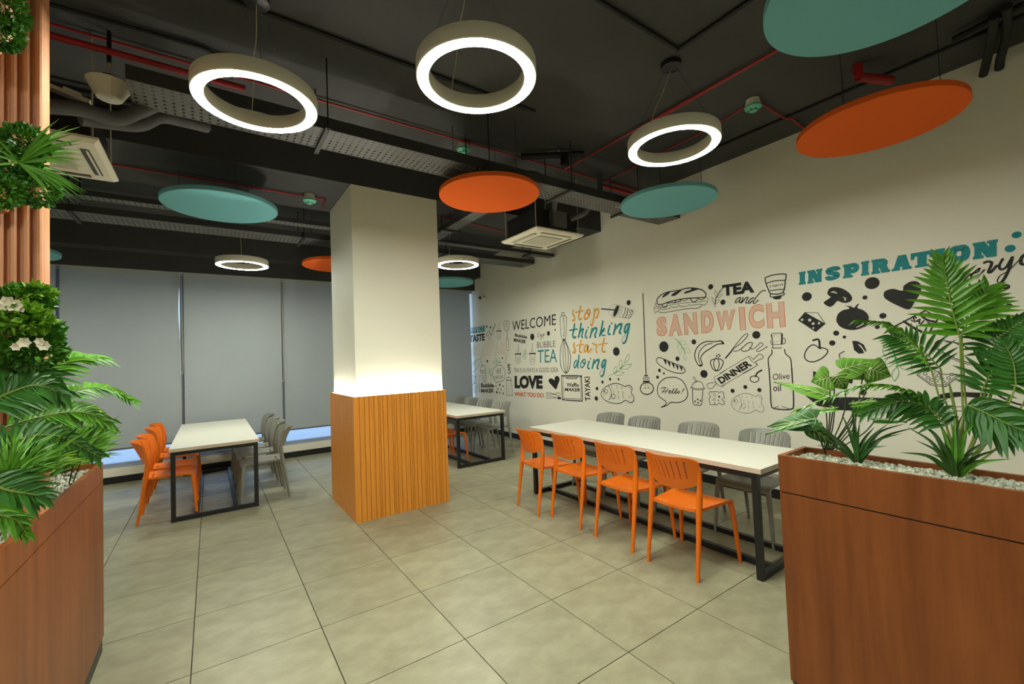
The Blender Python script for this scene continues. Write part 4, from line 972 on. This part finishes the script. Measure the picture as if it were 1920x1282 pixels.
a = Art('dot', 'black dot under the word inspiration', 'ink_black', 'Y6').dot(287, 488, 72).dot(1355, 268, 98).dot(1238, 503, 34).dot(1532, 802, 46).dot(768, 1085, 42).dot(902, 1150, 25).dot(1440, 985, 34).cr('Y8').dot(352, 187, 22).dot(604, 590, 24).cr('Y7').dot(1450, 755, 34).dot(1485, 985, 32).dot(1110, 760, 40); a.done()
Art(I_, 'black mushroom drawing', 'ink_black', 'Y6').poly([(625, 420), (660, 355), (740, 332), (850, 350), (960, 410), (1025, 490), (1015, 555), (940, 590), (860, 585), (790, 560), (730, 620), (660, 655), (562, 592), (620, 540), (675, 495), (635, 460)], True).done()
Art(I_, 'highlights on the mushroom', 'ink_paper', 'Y6', 1).poly([(678, 425), (720, 398), (780, 425), (778, 440), (720, 425)], True).poly([(872, 488), (935, 520), (905, 565), (905, 525)], True).done()
Art(I_, 'black tomato drawing', 'ink_black', 'Y6').poly([(770, 860), (800, 770), (880, 710), (980, 685), (960, 655), (905, 635), (1000, 645), (1060, 670), (1100, 625), (1148, 605), (1115, 670), (1210, 710), (1285, 780), (1300, 860), (1260, 950), (1150, 1015), (1000, 1035), (850, 990), (785, 920)], True).done()
Art(I_, 'highlight on the tomato', 'ink_paper', 'Y6', 1).line([(1105, 990), (1170, 960), (1215, 930)], 14).done()
Art(I_, 'black heart drawing behind the palm', 'ink_black', 'Y7').poly([(285, 1025), (150, 980), (20, 910), (-20, 860), (0, 805), (90, 778), (205, 800), (220, 745), (300, 692), (380, 690), (430, 740), (420, 830), (350, 940)], True).done()
Art(I_, 'black cheese wedge drawing', 'ink_black', 'Y6').poly([(255, 742), (592, 932), (435, 1068), (142, 875)]).line([(255, 748), (462, 750), (590, 930)], 9, smooth=False).done()
for x, y, r in ((212, 868, 20), (336, 872, 24), (392, 930, 22), (488, 922, 20), (395, 1002, 14)): Art('cheese_hole', 'pale hole in the cheese wedge', 'ink_paper', 'Y6', 1).dot(x, y, r).done()
Art(I_, 'outlined apple drawing', 'ink_black', 'Y8').line([(255, 235), (200, 202), (150, 230), (125, 290), (145, 330), (200, 340), (270, 310), (315, 260), (300, 235), (250, 225)], 9, True).line([(195, 165), (240, 160), (250, 220)], 15).done()
Art(I_, 'black leaf drawing', 'ink_black', 'Y8').poly([(515, 168), (560, 172), (610, 200), (632, 250), (625, 260), (585, 205), (560, 195), (600, 240), (612, 270), (570, 275), (530, 245)], False).done()
Art(I_, 'small black chilli drawing above the leaves', 'ink_black', 'Y8').line([(450, 255), (410, 280), (415, 310)], 7).poly([(380, 330), (450, 305), (475, 345), (395, 350)]).done()
Art(I_, 'black triangle drawing beside the leaves', 'ink_black', 'Y8').poly([(195, 415), (255, 440), (195, 470)]).done()
Art(I_, 'black pepper mill drawing behind the leaves', 'ink_black', 'Y8').poly([(478, 430), (530, 440), (515, 520), (475, 510)]).done()
a = Art(I_, 'black frying pan drawing behind the leaves', 'ink_black', 'Y8').poly([(130, 615), (300, 632), (500, 630), (880, 640), (850, 720), (790, 755), (400, 735), (230, 700)]).poly([(1230, 610), (1330, 590), (1480, 590), (1620, 600), (1580, 635), (1400, 625), (1300, 640), (1225, 640)], True); a.done()
Art(I_, 'thin-lined knife drawing behind the leaves', 'ink_black', 'Y8').line([(1170, 705), (1700, 712)], 4, smooth=False).line([(1150, 740), (1700, 745)], 4, smooth=False).dot(1262, 722, 7).dot(1338, 724, 7).line([(1650, 550), (1720, 620), (1850, 680), (1950, 700)], 14).done()
a = Art(I_, 'salt shaker drawing behind the palm', 'ink_black', 'Y7').line([(120, 1225), (480, 1040), (560, 1080), (640, 1120), (690, 1115)], 16, smooth=False).line([(640, 1130), (540, 1280)], 16, smooth=False).line([(410, 1080), (500, 1150), (610, 1175)], 24).line([(225, 1170), (350, 1250), (430, 1290)], 26); a.done()
Art(L, 'black slanted word SALT on the shaker', 'ink_black', 'Y7').text('SALT', (300, 1160), (520, 1250), (345, 1105), .03).done()
leafy(Art(I_, 'green twig drawing behind the palm', 'ink_green', 'Y8'), [(768, 138), (830, 205), (865, 290), (885, 385)], [((815, 190), (785, 298), .3), ((835, 200), (930, 215), -.25), ((868, 300), (785, 390), .3), ((875, 310), (1005, 415), -.3), ((885, 380), (860, 500), .25)], 4, 9).done()
a = Art(I_, 'mixing bowl and dotted carton drawings behind the palm', 'ink_black', 'Y8').line([(1190, 200), (1230, 165), (1350, 185), (1500, 240), (1620, 300), (1600, 355), (1500, 355), (1350, 310), (1210, 230)], 7, True).line([(1210, 240), (1300, 300), (1420, 350), (1520, 370)], 5).line([(1280, 180), (1400, 190), (1460, 240)], 5).line([(1270, 150), (1330, 115), (1450, 120), (1500, 160)], 5).line([(1110, 360), (1045, 450), (1160, 530), (1275, 545), (1400, 450), (1240, 440)], 6, True, False).line([(1120, 370), (1060, 450), (1170, 520), (1270, 530), (1370, 455)], 4, smooth=False)
for x, y in ((1112, 440), (1135, 470), (1178, 430), (1187, 466), (1205, 495), (1222, 452), (1245, 478), (1260, 502), (1303, 474), (1328, 444), (1235, 425), (1165, 490)): a.ring(x, y, 14, 11, 4)
a.dot(1130, 410, 14).dot(1412, 147, 8).done()
Art(I_, 'whisk outline drawing at the right edge', 'ink_black', 'Y8').line([(1770, 110), (1800, 180), (1840, 230)], 7).line([(1730, 270), (1780, 235), (1840, 235), (1830, 260), (1770, 285)], 9, True).line([(1800, 75), (1870, 60), (1920, 30)], 6).line([(1810, 80), (1860, 80), (1880, 60)], 8).done()
# ------------------------------------------------------------------ planters
def planter(name, x0, x1, y0, y1, top, groove, label, ph):
    e = thing(name, label, 'planter', ((x0 + x1) / 2, (y0 + y1) / 2, 0), 0, 'long wood veneer planter boxes')
    a, b = (x1 - x0) / 2, (y1 - y0) / 2; t = .02; g = .003
    MB().box(-a + .006, a - .006, -b + .006, b - .006, 0, ph).build('plinth', 'dark_plinth', e)
    def ring_(z0, z1, nm):
        MB().box(-a, a, -b, -b + t, z0, z1).box(-a, a, b - t, b, z0, z1).box(-a, -a + t, -b + t, b - t, z0, z1).box(a - t, a, -b + t, b - t, z0, z1).build(nm, 'planter_wood', e)
    ring_(ph, groove - g, 'lower_panel'); ring_(groove + g, top, 'upper_panel')
    MB().box(-a + .005, a - .005, -b + .005, b - .005, groove - .02, groove + .02).build('shadow_gap', 'black_base', e)
    MB().box(-a + t, a - t, -b + t, b - t, top - .10, top - .035).build('soil', 'soil', e)
    return e
def pebbles(x0, x1, y0, y1, z, n, label, parent):
    rnd = random.Random(3); mb = MB()
    o = Vector(parent.location)
    for _ in range(n):
        c = Vector((rnd.uniform(x0, x1), rnd.uniform(y0, y1), z + rnd.uniform(-.006, .010))) - o
        r = rnd.uniform(.006, .0115); q = Quaternion((rnd.random(), rnd.random(), rnd.random(), rnd.random() + .1)).normalized()
        sc = Vector((1.35 * r, r * rnd.uniform(.7, 1), r * rnd.uniform(.55, .8)))
        vs = [q @ Vector((d[0] * sc.x, d[1] * sc.y, d[2] * sc.z)) + c for d in ((1, 0, 0), (-1, 0, 0), (0, 1, 0), (0, -1, 0), (0, 0, 1), (0, 0, -1), (.62, .62, .5), (-.62, -.62, -.5))]
        mb.add(vs, [(0, 2, 6), (2, 4, 6), (4, 0, 6), (2, 1, 4), (1, 3, 4), (3, 0, 4), (2, 0, 5), (1, 2, 5), (3, 1, 7), (1, 5, 7), (5, 3, 7), (0, 3, 5)])
    tag(mb.build('pebbles', 'pebble', parent), label, kind='stuff')
PR = planter('planter_box', 2.2, 2.475, -2.4, 1.0, 1.05, .879, 'tall reddish wood planter box at right, filled with white pebbles', .012)
pebbles(2.222, 2.453, -.35, .978, 1.018, 3000, 'white pebbles', PR)
PL = planter('planter_box', -1.31, -.512, .2, 3.4, 1.05, .943, 'tall wood planter box at left, overflowing with green plants', .085)
pebbles(-.75, -.534, 1.9, 3.37, 1.016, 1500, 'pale pebbles', PL)

# fluted wood panel rising from the left planter
fp = thing('fluted_panel', 'fluted wooden screen panel at the left edge, rising behind hanging plants', 'screen', (-.9, 2.36, 1.02))
MB().box(-.40, .387, -.02, .05, 0, CZ - 1.025).build('back_board', 'flute_wood', fp)
sl = MB()
sl.add([(-.0105, 0, 0), (-.0095, -.016, 0), (-.004, -.021, 0), (.004, -.021, 0), (.0095, -.016, 0), (.0105, 0, 0)] + [(x, y, CZ - 1.025) for x, y in ((-.0105, 0), (-.0095, -.016), (-.004, -.021), (.004, -.021), (.0095, -.016), (.0105, 0))],
       [(0, 1, 7, 6), (1, 2, 8, 7), (2, 3, 9, 8), (3, 4, 10, 9), (4, 5, 11, 10), (5, 4, 3, 2, 1, 0), (6, 7, 8, 9, 10, 11)])
slm = sl.mesh('slat', 'flute_wood')
for i in range(24):
    link('slat', slm, fp, (.376 - i * .0325, -.0205, 0))

# ------------------------------------------------------------------ plants
def strap(mb, pts, w, up=None, fold=.25, prof=None, o=Vector((0, 0, 0))):   # a long narrow leaf along points
    p = spline(pts, 4) if len(pts) > 2 else [Vector(pts[0]), (Vector(pts[0]) + Vector(pts[1])) / 2, Vector(pts[1])]
    n = len(p); vs = []; fs = []
    for i, q in enumerate(p):
        t = (p[min(i + 1, n - 1)] - p[max(i - 1, 0)]).normalized()
        u = up if up is not None else (CAMPOS - q - o)
        s = t.cross(u)
        s = s.normalized() if s.length > 1e-6 else Vector((1, 0, 0))
        nn = s.cross(t).normalized()
        f = i / (n - 1)
        k = w * (prof(f) if prof else (.35 + .65 * min(1, f * 3.3)) * (1 - max(0, f - .35) / .65) ** .8 + .02)
        vs += [q + s * k / 2, q - nn * k * fold, q - s * k / 2]
    for i in range(n - 1):
        a = 3 * i; fs += [(a, a + 1, a + 4, a + 3), (a + 1, a + 2, a + 5, a + 4)]
    mb.add(vs, fs)
WF = 1.45
def frond(parent, stem, rachis, n, length, width, m, up=None, a0=65, a1=25, droop=.12, o=None, seed=1, sides=(1, -1), prof=None, part='frond'):
    rnd = random.Random(seed); mb = MB(); o = o or Vector(parent.location)
    R = spline(rachis, 8); nR = len(R)
    path = (spline(stem + [rachis[0]], 5)[:-1] + R) if stem else R
    rs = [.0042 - .0032 * i / (len(path) - 1) for i in range(len(path))]
    mb.cur = 1; mb.tube([p - o for p in path], rs, 6); mb.cur = 0
    for i in range(n):
        f = (i + .5) / n; x = f * (nR - 1); j = min(int(x), nR - 2); q = R[j].lerp(R[j + 1], x - j)
        t = (R[j + 1] - R[j]).normalized()
        u = up if up is not None else (CAMPOS - q).normalized()
        s = t.cross(u).normalized(); nn = s.cross(t).normalized()
        ang = math.radians(a0 + (a1 - a0) * f)
        lp = (prof(f) if prof else (.55 + .45 * math.sin(PI * min(1, f * 1.15 + .12)))) * length
        for sd in sides:
            d = (t * math.cos(ang + rnd.uniform(-.07, .07)) + s * sd * math.sin(ang) + nn * rnd.uniform(-.12, .2)).normalized()
            L_ = lp * rnd.uniform(.88, 1.1)
            e1 = q + d * L_ * .5 - Vector((0, 0, droop * L_ * .12)); e2 = q + d * L_ - Vector((0, 0, droop * L_))
            strap(mb, [q - o, e1 - o, e2 - o], width * WF * rnd.uniform(.85, 1.1), up=nn + t * .2)
    return mb.build(part, [m, 'stem_green'], parent, 40)
def leaf_heart(parent, base, tip, width, m='leaf_light', up=None, curl=.12, vein=True, stem=None, name='leaf'):
    o = Vector(parent.location); base = Vector(base); tip = Vector(tip)
    t = tip - base; L_ = t.length; t.normalize()
    u = up if up is not None else (CAMPOS - base).normalized()
    s = t.cross(u).normalized(); nn = s.cross(t).normalized()
    half = [(-.14, .0), (-.10, .0), (.0, .0)]
    out = [(0.0, .0), (-.10, .22), (-.08, .40), (.05, .50), (.22, .49), (.42, .40), (.62, .28), (.80, .15), (.93, .05), (1.0, 0)]
    mb = MB()
    for sd in (1, -1):
        vs = []
        for k in range(len(out)):
            x, y = out[k]; xm = max(0, x)
            for v in (0, .5, 1):
                xx = xm + (x - xm) * v
                yy = y * v * width * sd
                h = -curl * L_ * (xx ** 2) + .10 * width * v * (1 - v * .9) * 2 + .06 * width * math.sin(5 * xx + v * 2)
                vs.append(base + t * xx * L_ + s * yy + nn * h - o)
        fs = []
        for k in range(len(out) - 1):
            for v in range(2):
                a = k * 3 + v; q = (a, a + 1, a + 4, a + 3)
                fs.append(q if sd > 0 else q[::-1])
        mb.add(vs, fs)
    ob = mb.build(name, m, parent, 60)
    if vein:
        vb = MB()
        def pt(x, y): return base + t * x * L_ + s * y * width + nn * (-curl * L_ * x * x + .006 + .06 * width * math.sin(5 * x + 1) + .10 * width * min(1, abs(y) * 3)) - o
        vb.tube([pt(0, 0), pt(.4, 0), pt(.95, 0)], [.003, .0022, .001], 4)
        for sd in (1, -1):
            for x, y in ((.05, .42), (.25, .40), (.42, .32), (.6, .22)):
                vb.tube([pt(max(0, x - .16), 0), pt(x - .03, y * .5 * sd), pt(x + .05, y * .92 * sd)], [.002, .0015, .0008], 4)
        vb.build('vein', 'leaf_vein', ob)
    if stem:
        MB().tube([q - o for q in spline(list(stem) + [base], 5)], .0028, 6).build('stalk', 'stem_dark', parent)
    return ob
F = far
# --- right: palm
b0 = on(1797, 890, 2, 1.02); D = (b0 - CAMPOS).length
pm = thing('potted_palm', 'tall palm with feathery fronds at the right end of the right planter', 'plant', b0)
st = lambda x: [b0 + Vector((x, x * .5, 0)), b0 + Vector((x, x, .08))]
frond(pm, [b0, F(1806, 800, D), F(1803, 720, D)], [F(1800, 632, D), F(1784, 575, D), F(1775, 530, D), F(1768, 490, D)], 14, .155, .018, 'palm_green', a0=72, a1=18, seed=1)
frond(pm, [b0, F(1812, 800, D + .02), F(1808, 720, D + .02)], [F(1803, 630, D + .02), F(1820, 594, D + .03), F(1835, 568, D + .04), F(1850, 544, D + .05)], 12, .14, .018, 'palm_green', a0=78, a1=26, seed=2)
frond(pm, [b0, F(1775, 800, D - .02), F(1758, 735, D - .03)], [F(1745, 690, D - .03), F(1712, 640, D - .04), F(1668, 608, D - .05), F(1612, 600, D - .06)], 18, .10, .015, 'palm_green', up=Vector((0.2, -.3, 1)), a0=55, a1=20, droop=.5, seed=3)
frond(pm, [b0, F(1785, 800, D + .1), F(1770, 740, D + .1)], [F(1764, 692, D + .1), F(1735, 662, D + .1), F(1700, 640, D + .1), F(1672, 628, D + .1)], 13, .13, .013, 'palm_dark', a0=75, a1=35, seed=4)
frond(pm, [b0, F(1832, 800, D + .05), F(1850, 720, D + .05)], [F(1857, 672, D + .05), F(1868, 638, D + .04), F(1892, 618, D + .02), F(1925, 598, D)], 15, .12, .014, 'palm_dark', a0=80, a1=40, droop=.3, seed=5)
frond(pm, [b0, F(1830, 820, D - .03), F(1838, 770, D - .03)], [F(1840, 735, D - .03), F(1856, 705, D - .04), F(1880, 690, D - .05), F(1910, 684, D - .06)], 12, .12, .016, 'palm_dark', a0=80, a1=25, seed=6)
frond(pm, [b0, F(1850, 830, D - .05), F(1890, 760, D - .08)], [F(1905, 720, D - .08), F(1900, 680, D - .08), F(1885, 645, D - .08)], 11, .11, .014, 'palm_dark', a0=75, a1=25, seed=7)
frond(pm, [b0, F(1780, 830, D - .05), F(1765, 800, D - .06)], [F(1748, 775, D - .07), F(1700, 732, D - .09), F(1620, 722, D - .12), F(1495, 768, D - .16)], 22, .095, .016, 'palm_green', up=Vector((.2, -.4, 1)), a0=60, a1=18, droop=.45, seed=8)
frond(pm, [b0, F(1788, 840, D - .06)], [F(1775, 800, D - .07), F(1740, 765, D - .08), F(1690, 752, D - .10), F(1622, 772, D - .12)], 16, .105, .017, 'palm_dark', a0=70, a1=25, droop=.35, seed=9)
frond(pm, [b0, F(1800, 820, D - .08)], [F(1812, 758, D - .10), F(1850, 775, D - .12), F(1890, 795, D - .14), F(1940, 815, D - .16)], 15, .12, .024, 'palm_dark', a0=60, a1=25, droop=.3, seed=10)
frond(pm, [b0, F(1868, 840, D), F(1905, 780, D)], [F(1925, 745, D), F(1945, 690, D), F(1950, 640, D)], 11, .12, .015, 'palm_green', a0=70, a1=25, seed=11)
for i, (x, y) in enumerate(((1868, 700), (1895, 740), (1780, 720))):
    MB().tube([p - b0 for p in spline([b0 + Vector((.01 * i, 0, 0)), F((1797 + x) / 2 + 8, (890 + y) / 2, D), F(x, y, D)], 5)], [.005] * 10 + [.003], 6).build('stem', 'stem_green', pm)
# --- right: grassy tufts
def tuft(name, label, base, tips, w, m, seed=1, sag=.25):
    rnd = random.Random(seed); e = thing(name, label, 'plant', base)
    for (px, py, dd) in tips:
        tip = far(px, py, (base - CAMPOS).length + dd)
        mid = base.lerp(tip, .5) + Vector((0, 0, (tip - base).length * sag * rnd.uniform(.6, 1.2)))
        q1 = base + Vector((rnd.uniform(-.008, .008), rnd.uniform(-.008, .008), 0))
        mb = MB(); strap(mb, [q1 - base, q1.lerp(mid, .5) + Vector((0, 0, .01)) - base, mid - base, tip - base], w * rnd.uniform(.8, 1.15), fold=.3, o=base)
        mb.build('leaf', m[rnd.randrange(len(m))], e, 40)
    MB().tube([(0, 0, -.01), (0, 0, .05)], [.012, .008], 8).build('crown', 'stem_dark', e)
    return e
gb = on(1607, 872, 2, 1.02)
tuft('grass_tuft', 'dark strappy tuft in the right planter, between the heart-leaf plant and the palm', gb,
     [(1492, 786, .03), (1530, 800, -.05), (1552, 812, .02), (1578, 775, .04), (1600, 768, 0), (1612, 790, -.03), (1640, 800, .05), (1668, 792, -.02), (1700, 793, .02), (1692, 812, -.04), (1664, 836, -.05), (1720, 800, .06), (1530, 835, -.06), (1598, 800, -.06)], .017, ['grass_dark', 'palm_dark', 'grass_dark', 'grass_green'], 4)
gb = on(1792, 898, 2, 1.02)
tuft('grass_tuft', 'dark strappy tuft at the foot of the palm in the right planter', gb,
     [(1686, 848, .02), (1700, 800, -.04), (1718, 790, .05), (1716, 825, -.05), (1760, 790, .02), (1790, 780, -.02), (1806, 775, .03), (1828, 795, -.05), (1850, 825, .02), (1897, 860, -.03), (1886, 838, .04), (1840, 845, -.06), (1745, 850, -.06), (1770, 830, -.06), (1822, 858, -.05), (1870, 862, 0)], .018, ['grass_dark', 'grass_green', 'grass_dark'], 9)
# --- right: heart-leaf plant
hb = on(1568, 862, 2, 1.02) + Vector((.05, .06, 0)); DH = (hb - CAMPOS).length
hp = thing('heart_leaf_plant', 'leafy plant with pale-veined heart leaves at the near corner of the right planter', 'plant', hb)
def HL(b, t, w, m='leaf_light', dd=0, up=None, s=None):
    mid = F((1568 + b[0]) / 2 + (10 if b[0] > 1568 else -6), (862 + b[1]) / 2 - 10, DH + dd * .5)
    leaf_heart(hp, F(b[0], b[1], DH + dd), F(t[0], t[1], DH + dd + .02), w, m, up=up, stem=[hb, mid])
HL((1580, 694), (1646, 672), .115, up=Vector((-.5, -.5, .45)))
HL((1556, 708), (1520, 716), .125, dd=-.03)
HL((1566, 704), (1588, 732), .115, dd=-.02)
HL((1620, 690), (1596, 712), .12, dd=.02)
HL((1632, 692), (1672, 706), .13, dd=.02)
HL((1545, 742), (1452, 710), .075, dd=-.02, up=Vector((-.5, -.3, .6)))
HL((1565, 768), (1484, 772), .05, 'palm_green', dd=-.05, up=Vector((-.3, -.3, .9)))
HL((1530, 786), (1436, 798), .11, 'palm_dark', dd=-.06, up=Vector((-.5, -.6, .4)))
HL((1512, 792), (1432, 808), .05, 'palm_dark', dd=-.08, up=Vector((-.3, -.4, .9)))
HL((1520, 802), (1572, 836), .085, 'palm_dark', dd=-.04)
HL((1600, 760), (1668, 745), .06, 'palm_green', dd=-.03, up=Vector((0, -.5, .8)))
HL((1640, 790), (1700, 786), .06, 'palm_dark', dd=0, up=Vector((0, -.5, .8)))
HL((1606, 775), (1640, 742), .05, 'leaf_light', dd=.03)

# --- left: foliage masses, hanging pots, palm
def foliage(parent, c, rad, n, size, m, seed=1, name='foliage'):
    rnd = random.Random(seed); mb = MB(); o = Vector(parent.location)
    for _ in range(n):
        v = Vector((rnd.gauss(0, 1), rnd.gauss(0, 1), rnd.gauss(0, 1))).normalized() * rnd.uniform(.55, 1) ** .5
        p = Vector(c) + Vector((v.x * rad[0], v.y * rad[1], v.z * rad[2])) - o
        d = (v + Vector((rnd.uniform(-.6, .6), rnd.uniform(-.6, .6), rnd.uniform(-.3, .7)))).normalized()
        s = d.cross(Vector((rnd.uniform(-1, 1), rnd.uniform(-1, 1), rnd.uniform(-1, 1)))).normalized(); nn = s.cross(d)
        k = size * rnd.uniform(.7, 1.25)
        vs = [p, p + d * k * .45 + s * k * .34 + nn * k * .08, p + d * k * .45 - nn * k * .06, p + d * k * .45 - s * k * .34 + nn * k * .08, p + d * k]
        mb.add(vs, [(0, 1, 2), (0, 2, 3), (1, 4, 2), (2, 4, 3)])
    return tag(mb.build(name, m, parent), kind='stuff')
def pot(parent, c, r, h):
    o = Vector(parent.location)
    MB().lathe([(r * .55, 0), (r * .9, h * .3), (r, h * .75), (r, h), (r - .012, h), (r - .012, h * .8)], 24, c=tuple(Vector(c) - o)).build('wooden_pot', 'flute_wood', parent, 40)
def blades(parent, base, tips, w, m, seed=1, sag=.08, name='blade'):
    rnd = random.Random(seed); mb = MB(); o = Vector(parent.location)
    for px, py, dd in tips:
        tip = far(px, py, dd); mid = base.lerp(tip, .55) + Vector((0, 0, (tip - base).length * sag))
        strap(mb, [base - o, mid - o, tip - o], w, fold=.15, o=o)
    return mb.build(name, m, parent)
c = far(40, 318, 2.55)
e = thing('hanging_plant', 'bushy hanging plant with a grassy spray on the fluted panel', 'plant', c)
pot(e, far(20, 392, 2.42) + Vector((-.055, .0, -.01)), .085, .2)
foliage(e, far(48, 268, 2.3), (.055, .05, .05), 572, .022, 'bush_green', 1)
foliage(e, far(62, 350, 2.3), (.06, .05, .06), 704, .022, 'bush_green', 2)
foliage(e, far(40, 310, 2.32), (.05, .05, .06), 484, .022, 'bush_green', 3)
foliage(e, far(8, 358, 2.25), (.04, .05, .045), 440, .022, 'bush_green', 4)
rnd = random.Random(5)
bs = far(35, 305, 2.25)
tips = [(rnd.uniform(95, 160), 232 + 150 * rnd.random(), 2.25 + rnd.uniform(-.1, .15)) for _ in range(46)] + [(112, 222, 2.25), (165, 362, 2.25), (150, 270, 2.2), (158, 290, 2.3), (-20, 250, 2.2), (-30, 290, 2.2), (-30, 320, 2.2), (-20, 275, 2.2)]
blades(e, bs, tips, .0075, 'grass_green', 2, name='grass_spray')
c = far(2, 40, 2.6)
e = thing('hanging_plant', 'dark leafy plant at the top left corner of the picture', 'plant', c)
foliage(e, far(6, 62, 2.45), (.045, .04, .05), 484, .022, 'bush_green', 11)
foliage(e, far(4, 15, 2.5), (.06, .05, .06), 528, .022, 'bush_green', 12)
pot(e, far(-40, 90, 2.5), .08, .16)
c = far(40, 600, 2.3)
e = thing('flowering_bush', 'dense green bush with cream flowers below the fluted panel', 'plant', c)
foliage(e, far(45, 565, 2.2), (.065, .06, .05), 792, .022, 'bush_green', 21)
foliage(e, far(30, 625, 2.2), (.11, .07, .08), 1364, .022, 'bush_green', 22)
foliage(e, far(60, 660, 2.2), (.08, .07, .05), 792, .022, 'bush_green', 23)
foliage(e, far(45, 598, 2.13), (.06, .035, .04), 260, .03, 'bush_lime', 24, 'lime_foliage')
foliage(e, far(70, 548, 2.17), (.03, .03, .02), 90, .028, 'bush_lime', 25, 'lime_foliage')
def flower(parent, p, r):
    o = Vector(parent.location); mb = MB()
    n = (CAMPOS - p).normalized(); u = n.cross(Vector((0, 0, 1))).normalized(); w = u.cross(n)
    for k in range(6):
        a = k * PI / 3; d = u * math.cos(a) + w * math.sin(a); s = n.cross(d)
        vs = [p, p + d * r * .6 + s * r * .42 + n * r * .3, p + d * r * 1.0 + n * r * .35, p + d * r * .6 - s * r * .42 + n * r * .3]
        mb.add([v - o for v in vs], [(0, 1, 2, 3)])
    mb.build('flower', 'flower_white', parent)
for px, py, r in ((14, 566, .020), (26, 572, .022), (4, 572, .018), (38, 578, .014), (45, 642, .018), (82, 648, .018), (30, 650, .014), (74, 640, .014)): flower(e, far(px, py, 2.1), r)
# palm spilling over the left planter
lb = Vector((-.66, 2.35, 1.02))
lp = thing('potted_palm', 'palm with glossy fronds spilling over the left planter', 'plant', lb)
frond(lp, [lb, far(-10, 800, 2.35)], [far(0, 760, 2.35), far(70, 705, 2.4), (far(130, 672, 2.45)), far(192, 672, 2.5)], 20, .13, .017, 'palm_green', a0=50, a1=20, droop=.3, seed=21, up=Vector((.3, -.6, .8)))
frond(lp, [lb, far(30, 830, 2.4)], [far(70, 775, 2.45), far(140, 733, 2.55), far(200, 728, 2.65), far(252, 752, 2.7)], 22, .085, .014, 'palm_green', up=Vector((.2, -.7, .7)), a0=60, a1=25, droop=.25, seed=22)
frond(lp, [lb, far(-10, 840, 2.3)], [far(10, 800, 2.32), far(80, 780, 2.38), far(150, 772, 2.45), far(205, 790, 2.5)], 22, .10, .014, 'palm_green', a0=55, a1=20, droop=.25, seed=23)
frond(lp, [lb], [far(-20, 860, 2.2), far(40, 822, 2.25), far(110, 818, 2.35), far(185, 855, 2.45)], 18, .10, .017, 'palm_dark', a0=60, a1=25, droop=.2, seed=24)
frond(lp, [lb], [far(-30, 760, 2.2), far(20, 735, 2.2), far(70, 722, 2.25), far(120, 740, 2.3)], 18, .11, .02, 'palm_dark', a0=60, a1=25, droop=.3, seed=25)
frond(lp, [lb], [far(-30, 900, 2.0), far(10, 918, 2.0), far(50, 925, 2.02), far(75, 930, 2.04)], 12, .105, .014, 'palm_dark', a0=80, a1=8, droop=.25, seed=26)
frond(lp, [lb], [far(-30, 950, 1.95), far(0, 965, 1.95), far(30, 975, 1.97), far(50, 1000, 2.0)], 10, .06, .013, 'palm_green', a0=55, a1=15, droop=.4, seed=27)
frond(lp, [lb], [far(-30, 700, 2.25), far(0, 690, 2.25), far(50, 700, 2.28), far(100, 705, 2.3)], 16, .12, .018, 'palm_dark', a0=65, a1=25, droop=.3, seed=28)
gl = Vector((-.60, 2.75, 1.03))
e = thing('grass_tuft', 'bright feathery grass along the edge of the left planter', 'plant', gl)
rnd = random.Random(8)
for k, (bx, by, bd, n, x0, x1, y0, y1) in enumerate(((120, 880, 2.6, 46, 120, 215, 790, 860), (70, 890, 2.35, 46, 30, 170, 790, 870), (20, 900, 2.15, 40, -10, 120, 800, 880), (150, 850, 2.75, 34, 150, 238, 785, 835))):
    tips = [(rnd.uniform(x0, x1), rnd.uniform(y0, y1), bd + rnd.uniform(-.05, .12)) for _ in range(n)]
    blades(e, far(bx, by, bd), tips, .011, 'grass_green' if k != 1 else 'bush_lime', k, .12, 'grass_blades')
for q in range(9):
    bx = 15 + q * 18; bd = 2.12 + .07 * q
    blades(e, far(bx, 905 - q * 5, bd), [(bx + rnd.uniform(-45, 70), 905 - q * 5 - rnd.uniform(15, 95), bd + rnd.uniform(-.08, .12)) for _ in range(60)], .0075, ['grass_green', 'grass_dark', 'palm_green'][q % 3], q, .15, 'grass_blades')
for q in range(10):
    p = on(78 + q * 11, 898 - q * 3.6, 2, 1.03); bd = (p - CAMPOS).length; bx = 78 + q * 11; by = 898 - q * 3.6
    blades(e, p, [(bx + rnd.uniform(-30, 62), by - rnd.uniform(10, 80), bd + rnd.uniform(-.06, .1)) for _ in range(46)], .007, ['grass_green', 'bush_lime', 'palm_green', 'grass_green'][q % 4], q, .16, 'grass_blades')
vb = far(200, 800, 2.75)
e = thing('variegated_plant', 'small variegated leaf plant at the far end of the left planter', 'plant', Vector((-.56, 3.0, 1.03)))
leaf_heart(e, far(178, 795, 2.78), far(228, 812, 2.82), .09, 'palm_dark', stem=[Vector((-.56, 3.0, 1.03))])
leaf_heart(e, far(160, 770, 2.76), far(205, 778, 2.8), .07, 'bush_lime', stem=[Vector((-.57, 2.98, 1.03))])
